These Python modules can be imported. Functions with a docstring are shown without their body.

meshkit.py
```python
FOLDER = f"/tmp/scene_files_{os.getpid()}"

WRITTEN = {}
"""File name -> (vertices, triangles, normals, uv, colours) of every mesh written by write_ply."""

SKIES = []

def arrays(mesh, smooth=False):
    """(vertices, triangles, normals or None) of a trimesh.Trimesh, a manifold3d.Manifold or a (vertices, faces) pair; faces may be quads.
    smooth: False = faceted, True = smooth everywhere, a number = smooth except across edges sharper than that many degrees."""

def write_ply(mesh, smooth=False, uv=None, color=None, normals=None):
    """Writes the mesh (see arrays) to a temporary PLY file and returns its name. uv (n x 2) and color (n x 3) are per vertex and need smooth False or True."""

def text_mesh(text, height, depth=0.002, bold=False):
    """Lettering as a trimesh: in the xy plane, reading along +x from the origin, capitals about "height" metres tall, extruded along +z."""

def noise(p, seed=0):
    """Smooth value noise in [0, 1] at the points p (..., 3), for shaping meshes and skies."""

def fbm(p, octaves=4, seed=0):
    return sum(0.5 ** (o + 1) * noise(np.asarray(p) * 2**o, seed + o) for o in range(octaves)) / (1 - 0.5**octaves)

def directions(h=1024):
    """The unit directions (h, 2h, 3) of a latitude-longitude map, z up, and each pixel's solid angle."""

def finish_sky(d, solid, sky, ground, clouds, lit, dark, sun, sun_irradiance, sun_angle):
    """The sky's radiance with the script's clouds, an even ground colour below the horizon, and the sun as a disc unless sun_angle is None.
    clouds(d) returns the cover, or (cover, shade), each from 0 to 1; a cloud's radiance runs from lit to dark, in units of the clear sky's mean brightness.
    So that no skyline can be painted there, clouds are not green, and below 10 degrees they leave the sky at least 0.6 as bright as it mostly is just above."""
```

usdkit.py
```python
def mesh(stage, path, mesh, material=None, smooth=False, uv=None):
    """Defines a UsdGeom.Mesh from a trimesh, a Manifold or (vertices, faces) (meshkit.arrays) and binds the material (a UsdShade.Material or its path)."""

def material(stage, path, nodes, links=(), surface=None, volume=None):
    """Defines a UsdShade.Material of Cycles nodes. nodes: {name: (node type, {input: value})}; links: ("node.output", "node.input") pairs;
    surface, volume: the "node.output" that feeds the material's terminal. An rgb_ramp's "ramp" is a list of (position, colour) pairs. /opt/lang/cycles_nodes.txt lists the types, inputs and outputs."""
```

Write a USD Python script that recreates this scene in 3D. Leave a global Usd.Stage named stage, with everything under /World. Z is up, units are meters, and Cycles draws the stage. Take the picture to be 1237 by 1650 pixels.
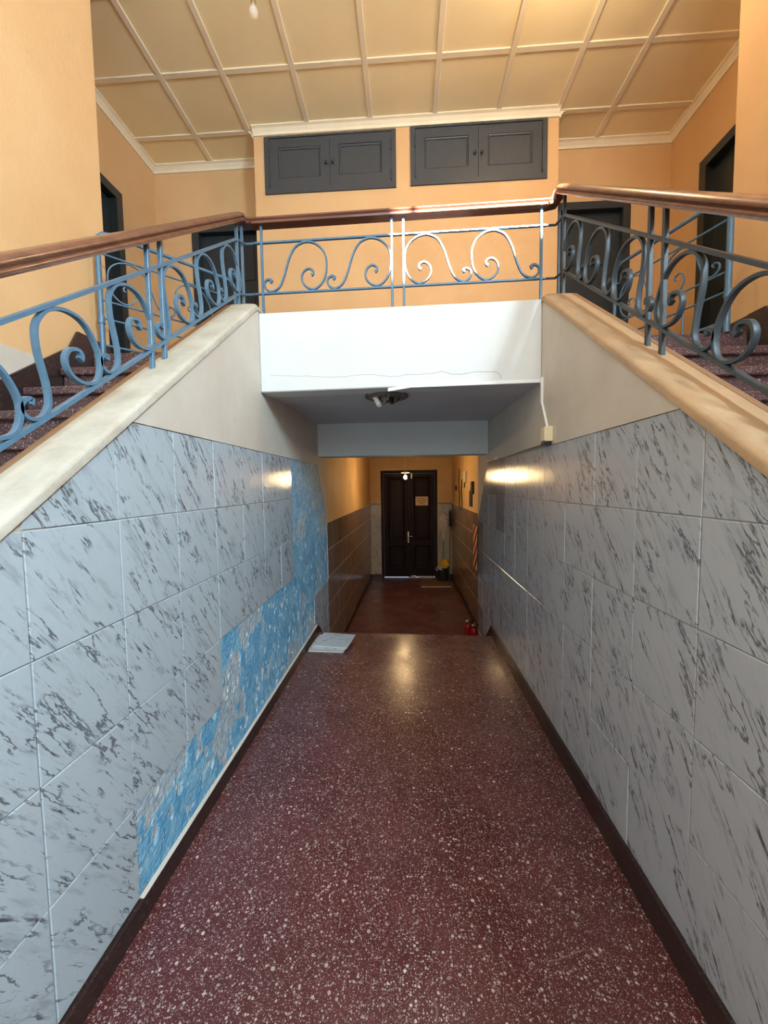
import math, random
import numpy as np
import trimesh
from shapely.geometry import Polygon, box as sbox, LineString
from shapely.ops import unary_union
from pxr import Usd, UsdGeom, UsdLux, UsdShade, Gf, Sdf
import usdkit, meshkit

stage = Usd.Stage.CreateInMemory()
UsdGeom.SetStageUpAxis(stage, 'Z')
UsdGeom.SetStageMetersPerUnit(stage, 1.0)
UsdGeom.Xform.Define(stage, '/World')
UsdGeom.Scope.Define(stage, '/World/Looks')
random.seed(4)
H0 = 1.53            # everything below is measured from the eye; the near floor lies 1.53 m under it
T = 0.333            # wall tile pitch

# ------------------------------------------------------------------ camera
F_PX, YAW, PITCH, ROLL = 642.743, 0.05731, 0.06560, -0.01397
def set_camera():
    cy, sy, cp, sp = math.cos(YAW), math.sin(YAW), math.cos(PITCH), math.sin(PITCH)
    fw = np.array([-sy*cp, cy*cp, -sp]); rt = np.array([cy, sy, 0.0]); up = np.cross(rt, fw)
    cr, sr = math.cos(ROLL), math.sin(ROLL)
    r2, u2 = cr*rt + sr*up, -sr*rt + cr*up
    cam = UsdGeom.Camera.Define(stage, '/World/camera')
    m = Gf.Matrix4d(*r2, 0, *u2, 0, *(-fw), 0, 0, 0, H0, 1)
    cam.AddTransformOp().Set(m)
    cam.CreateHorizontalApertureAttr(36.0)
    cam.CreateVerticalApertureAttr(48.02)
    cam.CreateFocalLengthAttr(36.0*F_PX/1237.0)
    cam.CreateClippingRangeAttr(Gf.Vec2f(0.05, 200))
    cam.CreateExposureAttr(0.0)
set_camera()

# ------------------------------------------------------------------ sky and daylight through the entrance glazing
HALL_Y0 = -3.0       # entrance wall
def look(name, nodes, links, surface):
    return usdkit.material(stage, '/World/Looks/' + name, nodes, links, surface=surface)
dome = UsdLux.DomeLight.Define(stage, '/World/sky')
dome.CreateIntensityAttr(1.0); dome.CreateColorAttr(Gf.Vec3f(0.55, 0.68, 0.85))

def rect_light(name, cx, y, cz, w, h, col, power, tilt=0.0):
    l = UsdLux.RectLight.Define(stage, '/World/' + name)
    l.CreateWidthAttr(w); l.CreateHeightAttr(h)
    l.CreateColorAttr(Gf.Vec3f(*col)); l.CreateIntensityAttr(power)
    l.AddTranslateOp().Set(Gf.Vec3d(cx, y, cz + H0))
    l.AddRotateXYZOp().Set(Gf.Vec3f(90 + tilt, 0, 0))
    return l
rect_light('daylight_tall_window', 0.43, HALL_Y0 + 0.12, 2.95, 2.8, 4.0, (0.80, 0.92, 1.0), 4.6)
rect_light('daylight_door_glass', 0.0, HALL_Y0 + 0.12, -0.30, 1.5, 1.6, (0.78, 0.92, 1.0), 3.0)
SW = (-1.85, -0.45, 1.9, 3.1)      # the stair window in the right hall wall: y0, y1, z0, z1
sw = UsdLux.RectLight.Define(stage, '/World/daylight_stair_window')
sw.CreateWidthAttr(SW[3] - SW[2] - 0.1); sw.CreateHeightAttr(SW[1] - SW[0] - 0.1); sw.CreateIntensityAttr(88.0); sw.CreateColorAttr(Gf.Vec3f(0.60, 0.84, 1.0))
sw.AddTranslateOp().Set(Gf.Vec3d(2.15, (SW[0] + SW[1])/2, (SW[2] + SW[3])/2 + H0)); sw.AddRotateXYZOp().Set(Gf.Vec3f(0, 90, 0))
# low sun from behind the viewer, entering by the top of the tall window past an added, unseen wall that trims it
SUN_DIR = np.array([-0.15, 1.0, -0.54])
sun = UsdLux.DistantLight.Define(stage, '/World/sun')
sun.CreateAngleAttr(0.53); sun.CreateColorAttr(Gf.Vec3f(1.0, 0.86, 0.66)); sun.CreateIntensityAttr(42.0); sun.CreateNormalizeAttr(True)
_z = -SUN_DIR/np.linalg.norm(SUN_DIR); _x = np.cross([0, 0, 1.0], _z); _x /= np.linalg.norm(_x); _y = np.cross(_z, _x)
sun.AddTransformOp().Set(Gf.Matrix4d(*_x, 0, *_y, 0, *_z, 0, 0, 0, 0, 1))

# ------------------------------------------------------------------ helpers
used = {}
def numbered(path):
    if path not in used:
        used[path] = 0
        return path
    used[path] += 1
    return f'{path}_{used[path]:03d}'
class Thing:
    def __init__(s, prim, loc, path): s.prim, s.loc, s.path = prim, np.asarray(loc, float), path
def tag(t, label=None, cat=None, group=None, kind=None):
    p = t.prim if isinstance(t, Thing) else t
    for k, v in (('label', label), ('category', cat), ('group', group), ('kind', kind)):
        if v: p.SetCustomDataByKey(k, v)
    return t
def thing(name, label, cat, loc=(0, 0, -H0), group=None):
    path = numbered('/World/' + name)
    x = UsdGeom.Xform.Define(stage, path)
    x.AddTranslateOp().Set(Gf.Vec3d(loc[0], loc[1], loc[2] + H0))
    t = Thing(x.GetPrim(), loc, path)
    return tag(t, label, cat, group)
STRUCT = {
 'floor': 'dark red terrazzo floor with pale chips, stepping down to the far corridor',
 'wall_left': 'left wall with marbled tiles, a bare blue patch and a sloping coping', 'wall_right': 'right wall with marbled tiles below a sloping tan coping',
 'baseboard_left': 'dark terrazzo skirting along the left tile wall', 'baseboard_right': 'dark terrazzo skirting along the right tile wall',
 'wall_balcony_front': 'cracked white plaster front of the balcony', 'ceiling_tunnel': 'grey plaster soffit under the balcony', 'wall_lintel': 'pale grey beam over the way into the far corridor',
 'wall_corridor_left': 'ochre far corridor wall with brown tiles, left side', 'wall_corridor_right': 'ochre far corridor wall with brown tiles, right side', 'wall_corridor_end': 'end wall around the dark double door',
 'wall_stair_left': 'tall peach wall beside the left staircase', 'wall_stair_right': 'tall peach wall beside the right staircase', 'wall_landing_left': 'peach landing wall with a door, left side', 'wall_landing_right': 'peach landing wall with a door, right side',
 'wall_landing_back': 'peach back wall of the landing with two slate doors', 'wall_bay': 'projecting peach wall bay holding the grey cupboards', 'floor_landing': 'landing floor at the top of the stairs',
 'ceiling': 'cream panelled ceiling with battens over the landing', 'trim_1': 'cream cornice over the cupboard bay', 'trim_2': 'cream cornice round the left part of the landing', 'trim_3': 'cream cornice round the right part of the landing',
 'wall_entrance': 'entrance wall behind the viewer', 'ceiling_hall': 'plain hall ceiling behind the viewer', 'window_1': 'tall window over the entrance', 'window_2': 'window in the hall wall behind the right stair', 'door_6': 'glazed entrance door behind the viewer',
 'wall_yard': 'unseen wall added outside to trim the sun patch', 'floor_yard': 'paved yard outside the entrance'}
def struct(name, label=None):
    label = label or STRUCT.get(name)
    path = numbered('/World/' + name)
    x = UsdGeom.Xform.Define(stage, path)
    x.AddTranslateOp().Set(Gf.Vec3d(0, 0, H0))
    t = Thing(x.GetPrim(), (0, 0, 0), path)
    return tag(t, label, None, None, 'structure')
def VF(m):
    if isinstance(m, tuple): return np.asarray(m[0], float), np.asarray(m[1], int)
    if hasattr(m, 'to_mesh'):
        k = m.to_mesh(); return np.array(k.vert_properties[:, :3]), np.array(k.tri_verts)
    return np.array(m.vertices, float), np.array(m.faces, int)
def part(parent, name, mesh, mat, smooth=False, label=None, kind=None, uv=None):
    """one Mesh under a thing or a part, given in eye coordinates"""
    path = numbered(parent.path + '/' + name)
    v, f = VF(mesh)
    v = v - parent.loc
    g = usdkit.mesh(stage, path, (v, f), mat, smooth=smooth)
    t = Thing(g.GetPrim(), parent.loc, path)
    return tag(t, label, None, None, kind)
def cat(ms):
    vs, fs, n = [], [], 0
    for m in ms:
        v, f = VF(m); vs.append(v); fs.append(f + n); n += len(v)
    return np.vstack(vs), np.vstack(fs)
def bx(x0, x1, y0, y1, z0, z1):
    m = trimesh.creation.box([abs(x1-x0), abs(y1-y0), abs(z1-z0)])
    m.apply_translation([(x0+x1)/2, (y0+y1)/2, (z0+z1)/2]); return m
def bbx(x0, x1, y0, y1, z0, z1, c=0.004):
    """a box with chamfered edges"""
    pts = []
    for sx, X in ((1, x0), (-1, x1)):
        for sy, Y in ((1, y0), (-1, y1)):
            for sz, Z in ((1, z0), (-1, z1)):
                pts += [(X+sx*c, Y+sy*c, Z), (X+sx*c, Y, Z+sz*c), (X, Y+sy*c, Z+sz*c)]
    return trimesh.convex.convex_hull(np.array(pts))
def polys(g):
    return [p for p in getattr(g, 'geoms', [g]) if p.geom_type == 'Polygon' and p.area > 1e-6]
def place(m, axis, at):
    """extruded xy-shape: (u, v, w) -> axis 'x': (at+w, u, v); 'y': (u, at+w, v); 'z': (u, v, at+w)"""
    v, f = VF(m)
    if axis == 'x': v = np.stack([at + v[:, 2], v[:, 0], v[:, 1]], 1)
    elif axis == 'y': v = np.stack([v[:, 0], at + v[:, 2], v[:, 1]], 1); f = f[:, ::-1]
    else: v = v + [0, 0, at]
    return v, f
def slab(poly, axis, a0, a1):
    return cat([place(trimesh.creation.extrude_polygon(p, a1 - a0, engine='earcut'), axis, a0) for p in polys(poly)])
def tile_mesh(poly, axis, at, sgn, t=0.008, c=0.0022):
    """convex tile with a chamfered face; at = plane of the face, sgn = side it faces"""
    a = np.array(poly.exterior.coords)[:-1]
    b = poly.buffer(-c, join_style=2)
    if b.is_empty: return None
    b = np.array(polys(b)[0].exterior.coords)[:-1]
    col = lambda p, w: {'x': np.column_stack([np.full(len(p), w), p[:, 0], p[:, 1]]), 'y': np.column_stack([p[:, 0], np.full(len(p), w), p[:, 1]]), 'z': np.column_stack([p[:, 0], p[:, 1], np.full(len(p), w)])}[axis]
    pts = np.vstack([col(a, at - sgn*t), col(a, at - sgn*c), col(b, at)])
    return trimesh.convex.convex_hull(pts)
def cyl(p0, p1, r, n=12, r2=None):
    p0, p1 = np.asarray(p0, float), np.asarray(p1, float)
    return sweep_round([p0, p1], [r, r if r2 is None else r2], n)
def sweep_round(path, radii, n=10):
    p = np.asarray(path, float); radii = np.broadcast_to(np.asarray(radii, float), (len(p),))
    t = np.gradient(p, axis=0); t /= np.linalg.norm(t, axis=1, keepdims=True) + 1e-12
    ref = np.array([0, 0, 1.0]) if np.abs(t[:, 2]).max() < 0.95 else np.array([0.31, 0.95, 0.05])
    a = np.cross(t, ref); a /= np.linalg.norm(a, axis=1, keepdims=True)
    b = np.cross(t, a); ang = np.arange(n)*2*np.pi/n
    v = (p[:, None] + radii[:, None, None]*(np.cos(ang)[None, :, None]*a[:, None] + np.sin(ang)[None, :, None]*b[:, None])).reshape(-1, 3)
    f = []
    for i in range(len(p)-1):
        for j in range(n):
            k = (j+1) % n; f += [(i*n+j, (i+1)*n+j, (i+1)*n+k), (i*n+j, (i+1)*n+k, i*n+k)]
    v = np.vstack([v, p[0], p[-1]]); q = len(v)
    for j in range(n):
        k = (j+1) % n
        f += [(q-2, j, k), (q-1, (len(p)-1)*n+k, (len(p)-1)*n+j)]
    f = np.array(f); m = trimesh.Trimesh(v, f, process=False); m.fix_normals(); return m
def lathe(profile, at, n=24, axis='z'):
    m = trimesh.creation.revolve(np.asarray(profile, float), sections=n)
    m.apply_translation(at); return m
def spline(pts, k=7):
    p = np.asarray(pts, float); q = np.vstack([2*p[0]-p[1], p, 2*p[-1]-p[-2]]); out = []
    for i in range(1, len(q)-2):
        a, b, c, d = q[i-1], q[i], q[i+1], q[i+2]
        for s in np.linspace(0, 1, k, endpoint=False):
            out.append(0.5*((2*b) + (c-a)*s + (2*a-5*b+4*c-d)*s*s + (3*b-a-3*c+d)*s**3))
    return np.array(out + [p[-1]])
def ribbon(path3, normal, t, d):
    """flat iron bar bent along a planar curve; t = thickness in the plane, d = depth along the plane's normal"""
    p = np.asarray(path3, float); nrm = np.asarray(normal, float)/np.linalg.norm(normal)
    tg = np.gradient(p, axis=0); tg /= np.linalg.norm(tg, axis=1, keepdims=True) + 1e-12
    s = np.cross(nrm, tg)
    th = np.broadcast_to(np.asarray(t, float), (len(p),))[:, None]/2
    c = 0.22
    ring = []
    for su, sv in ((-1, -1+2*c), (-1+2*c*0+c, -1), (1-c, -1), (1, -1+2*c), (1, 1-2*c), (1-c, 1), (-1+c, 1), (-1, 1-2*c)):
        ring.append(p + s*th*su + nrm*(d/2)*sv)
    R = np.stack(ring, 1); n = R.shape[1]; v = R.reshape(-1, 3); f = []
    for i in range(len(p)-1):
        for j in range(n):
            k = (j+1) % n; f += [(i*n+j, i*n+k, (i+1)*n+k), (i*n+j, (i+1)*n+k, (i+1)*n+j)]
    for j in range(1, n-1):
        f += [(0, j+1, j), ((len(p)-1)*n, (len(p)-1)*n+j, (len(p)-1)*n+j+1)]
    m = trimesh.Trimesh(v, np.array(f), process=False); m.fix_normals(); return m
def sweep(profile, path, hor=None):
    """profile: (across, up) points, counter-clockwise; path: 3-D polyline; mitred joints"""
    P = np.asarray(path, float); prof = np.asarray(profile, float); n = len(prof)
    segs = [(P[i+1]-P[i])/np.linalg.norm(P[i+1]-P[i]) for i in range(len(P)-1)]
    rings = []
    for i in range(len(P)):
        d = segs[min(i, len(segs)-1)] if i < len(P)-1 else segs[-1]
        side = np.cross(d, [0, 0, 1.0]) if hor is None else np.asarray(hor, float)
        side /= np.linalg.norm(side); up = np.cross(side, d); up /= np.linalg.norm(up)
        if up[2] < 0: up = -up
        q = P[i] + prof[:, :1]*side + prof[:, 1:]*up
        if 0 < i < len(P)-1:
            bis = segs[i-1] + segs[i]; bis /= np.linalg.norm(bis)
            q = q - ((q - P[i]) @ bis / (d @ bis))[:, None]*d
        rings.append(q)
    v = np.vstack(rings); f = []
    for i in range(len(P)-1):
        for j in range(n):
            k = (j+1) % n; f += [(i*n+j, i*n+k, (i+1)*n+k), (i*n+j, (i+1)*n+k, (i+1)*n+j)]
    tv, tri = trimesh.creation.triangulate_polygon(Polygon(prof), engine='earcut')
    tri = np.array([int(np.argmin(((prof - q)**2).sum(1))) for q in tv])[np.asarray(tri)]
    f += [tuple(x) for x in tri] + [tuple(x[::-1] + (len(P)-1)*n) for x in tri]
    m = trimesh.Trimesh(v, np.array(f), process=False); m.fix_normals(); return m

# ------------------------------------------------------------------ materials
class G:
    def __init__(s): s.nodes, s.links = {}, []
    def __call__(s, kind, **inp):
        name = f'n{len(s.nodes)}'; vals = {}
        for k, v in inp.items():
            if isinstance(v, str) and v[:1] == 'n' and '.' in v: s.links.append((v, f'{name}.{k}'))
            else: vals[k] = v
        s.nodes[name] = (kind, vals); return name
    def math(s, op, a, b=0.0, clamp=False): return s('math', math_type=op, value1=a, value2=b, use_clamp=clamp) + '.value'
    def mix(s, fac, a, b, how='mix'): return s('mix_color', blend_type=how, fac=fac, a=a, b=b) + '.result'
    def step(s, x, lo, hi, a=0.0, b=1.0): return s('map_range', range_type='smoothstep', value=x, from_min=lo, from_max=hi, to_min=a, to_max=b, clamp=True) + '.result'
    def noise(s, vec, scale, detail=3, rough=0.5, dist=0.0): return s('noise_texture', vector=vec, scale=scale, detail=detail, roughness=rough, distortion=dist) + '.fac'
    def pos(s): return s('geometry') + '.position'
    def bump(s, h, strength=0.3, dist=0.01): return s('bump', height=h, strength=strength, distance=dist) + '.normal'
    def out(s, name, **kw):
        b = s('principled_bsdf', **kw); return look(name, s.nodes, s.links, b + '.BSDF')
def srgb(r, g, b):
    c = np.array([r, g, b])/255.0
    return tuple(float(x) for x in np.where(c <= 0.04045, c/12.92, ((c+0.055)/1.055)**2.4))
def plain(name, col, rough=0.5, **kw):
    g = G(); return g.out(name, base_color=col, roughness=rough, **kw)
def plaster(name, col, col2, rough=0.75, bump=0.25, scale=1.6, fine=60.0):
    g = G(); p = g.pos()
    n = g.step(g.noise(p, scale, 5, 0.6), 0.35, 0.7)
    c = g.mix(n, col, col2)
    spk = g.step(g.noise(p, 26, 3, 0.7), 0.62, 0.8, 0, 0.35)
    c = g.mix(spk, c, tuple(0.8*x for x in col))
    h = g.math('add', g.math('multiply', g.noise(p, fine, 4, 0.6), 0.35), g.noise(p, 7, 3))
    return g.out(name, base_color=c, roughness=rough, normal=g.bump(h, bump, 0.012))
PEACH = plaster('peach_plaster', srgb(213, 170, 120), srgb(218, 177, 128))
CREAM = plaster('cream_ceiling_board', srgb(250, 230, 184), srgb(247, 225, 178), 0.6, 0.1, 2.0)
CREAM_TRIM = plaster('cream_trim_paint', srgb(242, 226, 196), srgb(236, 220, 190), 0.5, 0.12, 4.0)
WHITE = plaster('white_plaster', srgb(212, 212, 208), srgb(206, 206, 202), 0.75, 0.25)
BEIGE = plaster('beige_plaster', srgb(204, 196, 184), srgb(196, 186, 172), 0.75, 0.35, 2.4)
COPING = plaster('coping_plaster', srgb(188, 182, 168), srgb(166, 157, 140), 0.7, 0.7, 5.0, 34)
COPING_TAN = plaster('tan_coping_plaster', srgb(182, 148, 112), srgb(168, 140, 108), 0.6, 0.5, 5.0, 34)  # browner tone for the right-hand coping
BROWN_PAINT = plaster('brown_paint', srgb(150, 116, 88), srgb(140, 106, 78), 0.5, 0.2)
CORRIDOR = plaster('ochre_plaster', srgb(214, 182, 132), srgb(206, 172, 122), 0.7, 0.3)
TUNNEL = plaster('grey_white_plaster', srgb(200, 198, 200), srgb(192, 190, 192), 0.75, 0.25)
BLUEWHITE = plaster('pale_grey_plaster', srgb(206, 212, 212), srgb(198, 204, 204), 0.75, 0.25)

def terrazzo(name, base, base2, chip, rough, amount=1.0):
    g = G(); p = g.pos()
    c = g.mix(g.step(g.noise(p, 3.2, 4), 0.35, 0.65), base, base2)
    c = g.mix(g.step(g.noise(p, 240, 2), 0.45, 0.75, 0, 0.55), c, tuple(min(1, 2.6*x + 0.02) for x in base))
    for sc, lim, keep, strength in ((300.0, 0.60, 0.45, 0.50), (150.0, 0.55, 0.50, 0.60), (85.0, 0.46, 0.66, 0.75), (48.0, 0.36, 0.88, 0.95)):
        v = g('voronoi_texture', vector=g('vector_math', vector_math_type='add', vector1=p, vector2=(sc, 0.3*sc, 0)) + '.vector' if False else p, scale=sc, randomness=1.0)
        sp = g('separate_color', color=v + '.color')
        m = g.math('multiply', g.math('less_than', v + '.distance', g.math('multiply', sp + '.g', lim)), g.math('greater_than', sp + '.r', 1 - (1 - keep)*amount))
        tone = g.mix(sp + '.b', tuple(0.45*x for x in chip), chip)
        c = g.mix(g.math('multiply', m, strength), c, tone)
    rd = g.math('absolute', g.math('subtract', g.noise(p, 0.9, 2, 0.4, 0.3), 0.5))
    c = g.mix(g.math('multiply', g.step(rd, 0.0003, 0.0012, 0.28, 0), g.step(g.noise(p, 2.7, 2), 0.52, 0.62)), c, tuple(0.6*x for x in chip))
    r = g.step(g.noise(p, 2.3, 4), 0.3, 0.7, rough - 0.05, rough + 0.08)
    nb = g.bump(g.noise(p, 30, 3), 0.05, 0.004)
    return g.out(name, base_color=c, roughness=r, normal=nb)
TERRAZZO = terrazzo('red_terrazzo', (0.084, 0.019, 0.020), (0.064, 0.014, 0.015), (0.66, 0.54, 0.50), 0.24, 0.85)
TERRAZZO_DARK = terrazzo('dark_terrazzo', (0.026, 0.011, 0.010), (0.020, 0.009, 0.008), (0.11, 0.07, 0.06), 0.35, 0.8)
TERRAZZO_STEP = terrazzo('step_terrazzo', (0.062, 0.024, 0.028), (0.046, 0.016, 0.019), (0.46, 0.38, 0.38), 0.4)

def marble(name, base, base2, vein, axes, sgn, rough=0.13, warm=0.0):
    """glazed tile printed with slanting grey veins; axes: which two world axes span the tile, sgn mirrors the slant"""
    g = G(); sp = g('separate_xyz', vector=g.pos())
    rnd = g('object_info') + '.random'
    u, v = (sp + '.' + a for a in axes)
    if sgn < 0: u = g.math('multiply', u, -1.0)
    ang = math.radians(54); ca, sa = math.cos(ang), math.sin(ang)
    al = g.math('subtract', g.math('multiply', u, ca), g.math('multiply', v, sa))
    ac = g.math('add', g.math('multiply', u, sa), g.math('multiply', v, ca))
    seed = g.math('multiply', rnd, 83.0)
    def vec(ka, kc, off): return g('combine_xyz', x=g.math('multiply', al, ka), y=g.math('add', g.math('multiply', ac, kc), off), z=seed) + '.vector'
    patch = g.step(g.noise(vec(5.0, 13.0, 0.0), 1.0, 2, 0.5), 0.455, 0.62)
    body = g.step(g.noise(vec(11, 76, 3.0), 1.0, 5, 0.66, 0.25), 0.53, 0.67)
    ridge = g.math('absolute', g.math('subtract', g.noise(vec(3.0, 14.0, 7.0), 1.0, 5, 0.6, 0.12), 0.5))
    line = g.math('multiply', g.step(ridge, 0.004, 0.022, 1, 0), g.step(g.noise(vec(5.0, 7.0, 11.0), 1.0, 2), 0.44, 0.56))
    halo = g.math('multiply', g.step(g.noise(vec(5, 28, 17.0), 1.0, 4, 0.6, 0.2), 0.52, 0.78), 0.40)
    m = g.math('maximum', g.math('multiply', patch, body), g.math('multiply', line, 0.85))
    m = g.math('maximum', m, halo, True)
    c = g.mix(g.noise(vec(2, 3, 29.0), 1.0, 3), base, base2)
    c = g.mix(g.math('multiply', m, 0.92), c, vein)
    h = g.noise(g.pos(), 110, 2, 0.5)
    return g.out(name, base_color=c, roughness=rough, normal=g.bump(h, 0.2, 0.004), specular_ior_level=0.55)
TB, TB2, TV = srgb(178, 189, 195), srgb(170, 181, 188), srgb(64, 64, 72)
MARBLE_L = marble('marble_tile_left', TB, TB2, TV, 'yz', 1)
MARBLE_R = marble('marble_tile_right', srgb(181, 186, 192), srgb(173, 179, 186), TV, 'yz', -1)
MARBLE_DARK = marble('marble_tile_grey', srgb(150, 152, 158), srgb(143, 145, 150), TV, 'yz', -1)
MARBLE_F = marble('marble_tile_floor', srgb(200, 210, 216), srgb(196, 206, 212), srgb(120, 125, 132), 'xy', -1)
MARBLE_BROWN = marble('brown_grey_tile', srgb(142, 122, 106), srgb(130, 110, 95), srgb(92, 76, 66), 'yz', 1, 0.16)
MARBLE_END = marble('pale_streaked_tile', srgb(186, 182, 168), srgb(170, 166, 152), srgb(104, 100, 92), 'xz', 1, 0.3)
GROUT = plain('grout', srgb(150, 150, 150), 0.8)
GROUT_PALE = plain('pale_grout', srgb(200, 184, 162), 0.8)
TILE_BODY = plain('tile_edge', srgb(205, 196, 184), 0.8)

def bare_look():
    g = G(); p = g.pos()
    a = g('attribute', attribute='paint') + '.fac'
    n = g.noise(p, 38, 4, 0.65)
    blue = g.mix(g.step(g.noise(p, 9, 4, 0.6), 0.38, 0.66), srgb(92, 164, 206), srgb(134, 192, 220))
    sp = g('separate_xyz', vector=p)
    fv = g('combine_xyz', x=0.0, y=g.math('multiply', sp + '.y', 52.0), z=g.math('multiply', sp + '.z', 17.0)) + '.vector'
    fl_ = g.noise(fv, 1.0, 4, 0.65, 0.4)
    blue = g.mix(g.step(n, 0.52, 0.72, 0, 0.8), blue, srgb(196, 220, 230))
    grey = g.mix(g.step(n, 0.3, 0.7), srgb(152, 170, 182), srgb(192, 206, 214))
    c = g.mix(g.step(a, 0.35, 0.65), grey, blue)
    far = g.step(sp + '.y', 2.2, 3.3, 0.30, 1.0)
    c = g.mix(g.math('multiply', far, g.step(fl_, 0.54, 0.66, 0, 0.9)), c, srgb(218, 228, 232))
    c = g.mix(g.math('multiply', far, g.step(fl_, 0.34, 0.42, 0.6, 0)), c, srgb(92, 112, 124))
    h = g.math('add', g.math('add', g.noise(p, 70, 4, 0.6), g.math('multiply', g.math('multiply', far, fl_), 1.6)), g.math('multiply', g.noise(p, 22, 3), 0.8))
    return g.out('bare_blue_plaster', base_color=c, roughness=0.55, normal=g.bump(h, 0.8, 0.014))
BARE = bare_look()

def metal_paint(name, col, rough=0.35):
    g = G(); p = g.pos()
    c = g.mix(g.step(g.noise(p, 34, 4, 0.6), 0.4, 0.7, 0, 0.5), col, tuple(0.72*x for x in col))
    return g.out(name, base_color=c, roughness=rough, normal=g.bump(g.noise(p, 120, 3), 0.08, 0.003))
IRON = metal_paint('blue_grey_iron_paint', srgb(78, 112, 136), 0.36)
IRON_SHADED = metal_paint('shaded_blue_grey_iron', srgb(48, 60, 68), 0.46)  # darkened copy of the iron paint: shade on the right railing put into colour
SLATE = metal_paint('slate_wood_paint', srgb(66, 69, 74), 0.45)
SLATE_DARK = metal_paint('dark_slate_paint', srgb(46, 52, 55), 0.45)

def wood(name, c1, c2, rough, axis='y', scale=1.0, coat=0.4):
    g = G(); sp = g('separate_xyz', vector=g.pos())
    k = {'x': (2, 40, 40), 'y': (40, 2, 40), 'z': (40, 40, 2)}[axis]
    v = g('combine_xyz', x=g.math('multiply', sp + '.x', k[0]*scale), y=g.math('multiply', sp + '.y', k[1]*scale), z=g.math('multiply', sp + '.z', k[2]*scale)) + '.vector'
    n = g.noise(v, 1.0, 5, 0.6, 0.4)
    return g.out(name, base_color=g.mix(g.step(n, 0.3, 0.7), c1, c2), roughness=rough, normal=g.bump(n, 0.1, 0.003), coat_weight=coat, coat_roughness=0.12, specular_ior_level=0.5 if coat else 0.18)
RAILWOOD_Y = wood('varnished_rail_wood', srgb(110, 68, 52), srgb(82, 47, 35), 0.3, 'y')
RAILWOOD_X = wood('varnished_rail_wood_across', srgb(112, 68, 54), srgb(84, 48, 38), 0.28, 'x')
DOORWOOD = wood('dark_door_wood', srgb(38, 22, 18), srgb(26, 14, 12), 0.5, 'z', 1.0, 0.0)
BROOMWOOD = wood('broom_stick_wood', srgb(172, 118, 74), srgb(150, 96, 58), 0.5, 'z')
PAPER = plain('paper', srgb(206, 186, 150), 0.8)
PRINT = plain('faded_print', srgb(128, 100, 70), 0.8)
WHITE_PLASTIC = plain('white_plastic', srgb(226, 226, 222), 0.4)
OLD_PLASTIC = plain('yellowed_plastic', srgb(222, 205, 168), 0.4)
BLACK = plain('black_rubber', (0.012, 0.012, 0.013), 0.5)
BLACK_PLASTIC = plain('black_plastic', (0.016, 0.016, 0.018), 0.35)
STEEL = plain('bright_steel', (0.62, 0.60, 0.56), 0.28, metallic=1.0)
BRASS = plain('old_brass', (0.55, 0.42, 0.22), 0.35, metallic=1.0)
RUST = plaster('rusted_fixture_metal', srgb(112, 104, 98), srgb(84, 76, 70), 0.6, 0.4, 20)
RED = plain('red_extinguisher_paint', (0.42, 0.012, 0.014), 0.2, coat_weight=0.5)
WHITE_PAINT = plain('white_sign_paint', srgb(214, 206, 190), 0.45)
RED_SIGN = plain('red_sign_paint', srgb(150, 32, 26), 0.4)
YELLOW = plaster('yellow_duster_cloth', srgb(216, 172, 42), srgb(196, 148, 28), 0.8, 0.4, 12)
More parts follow.
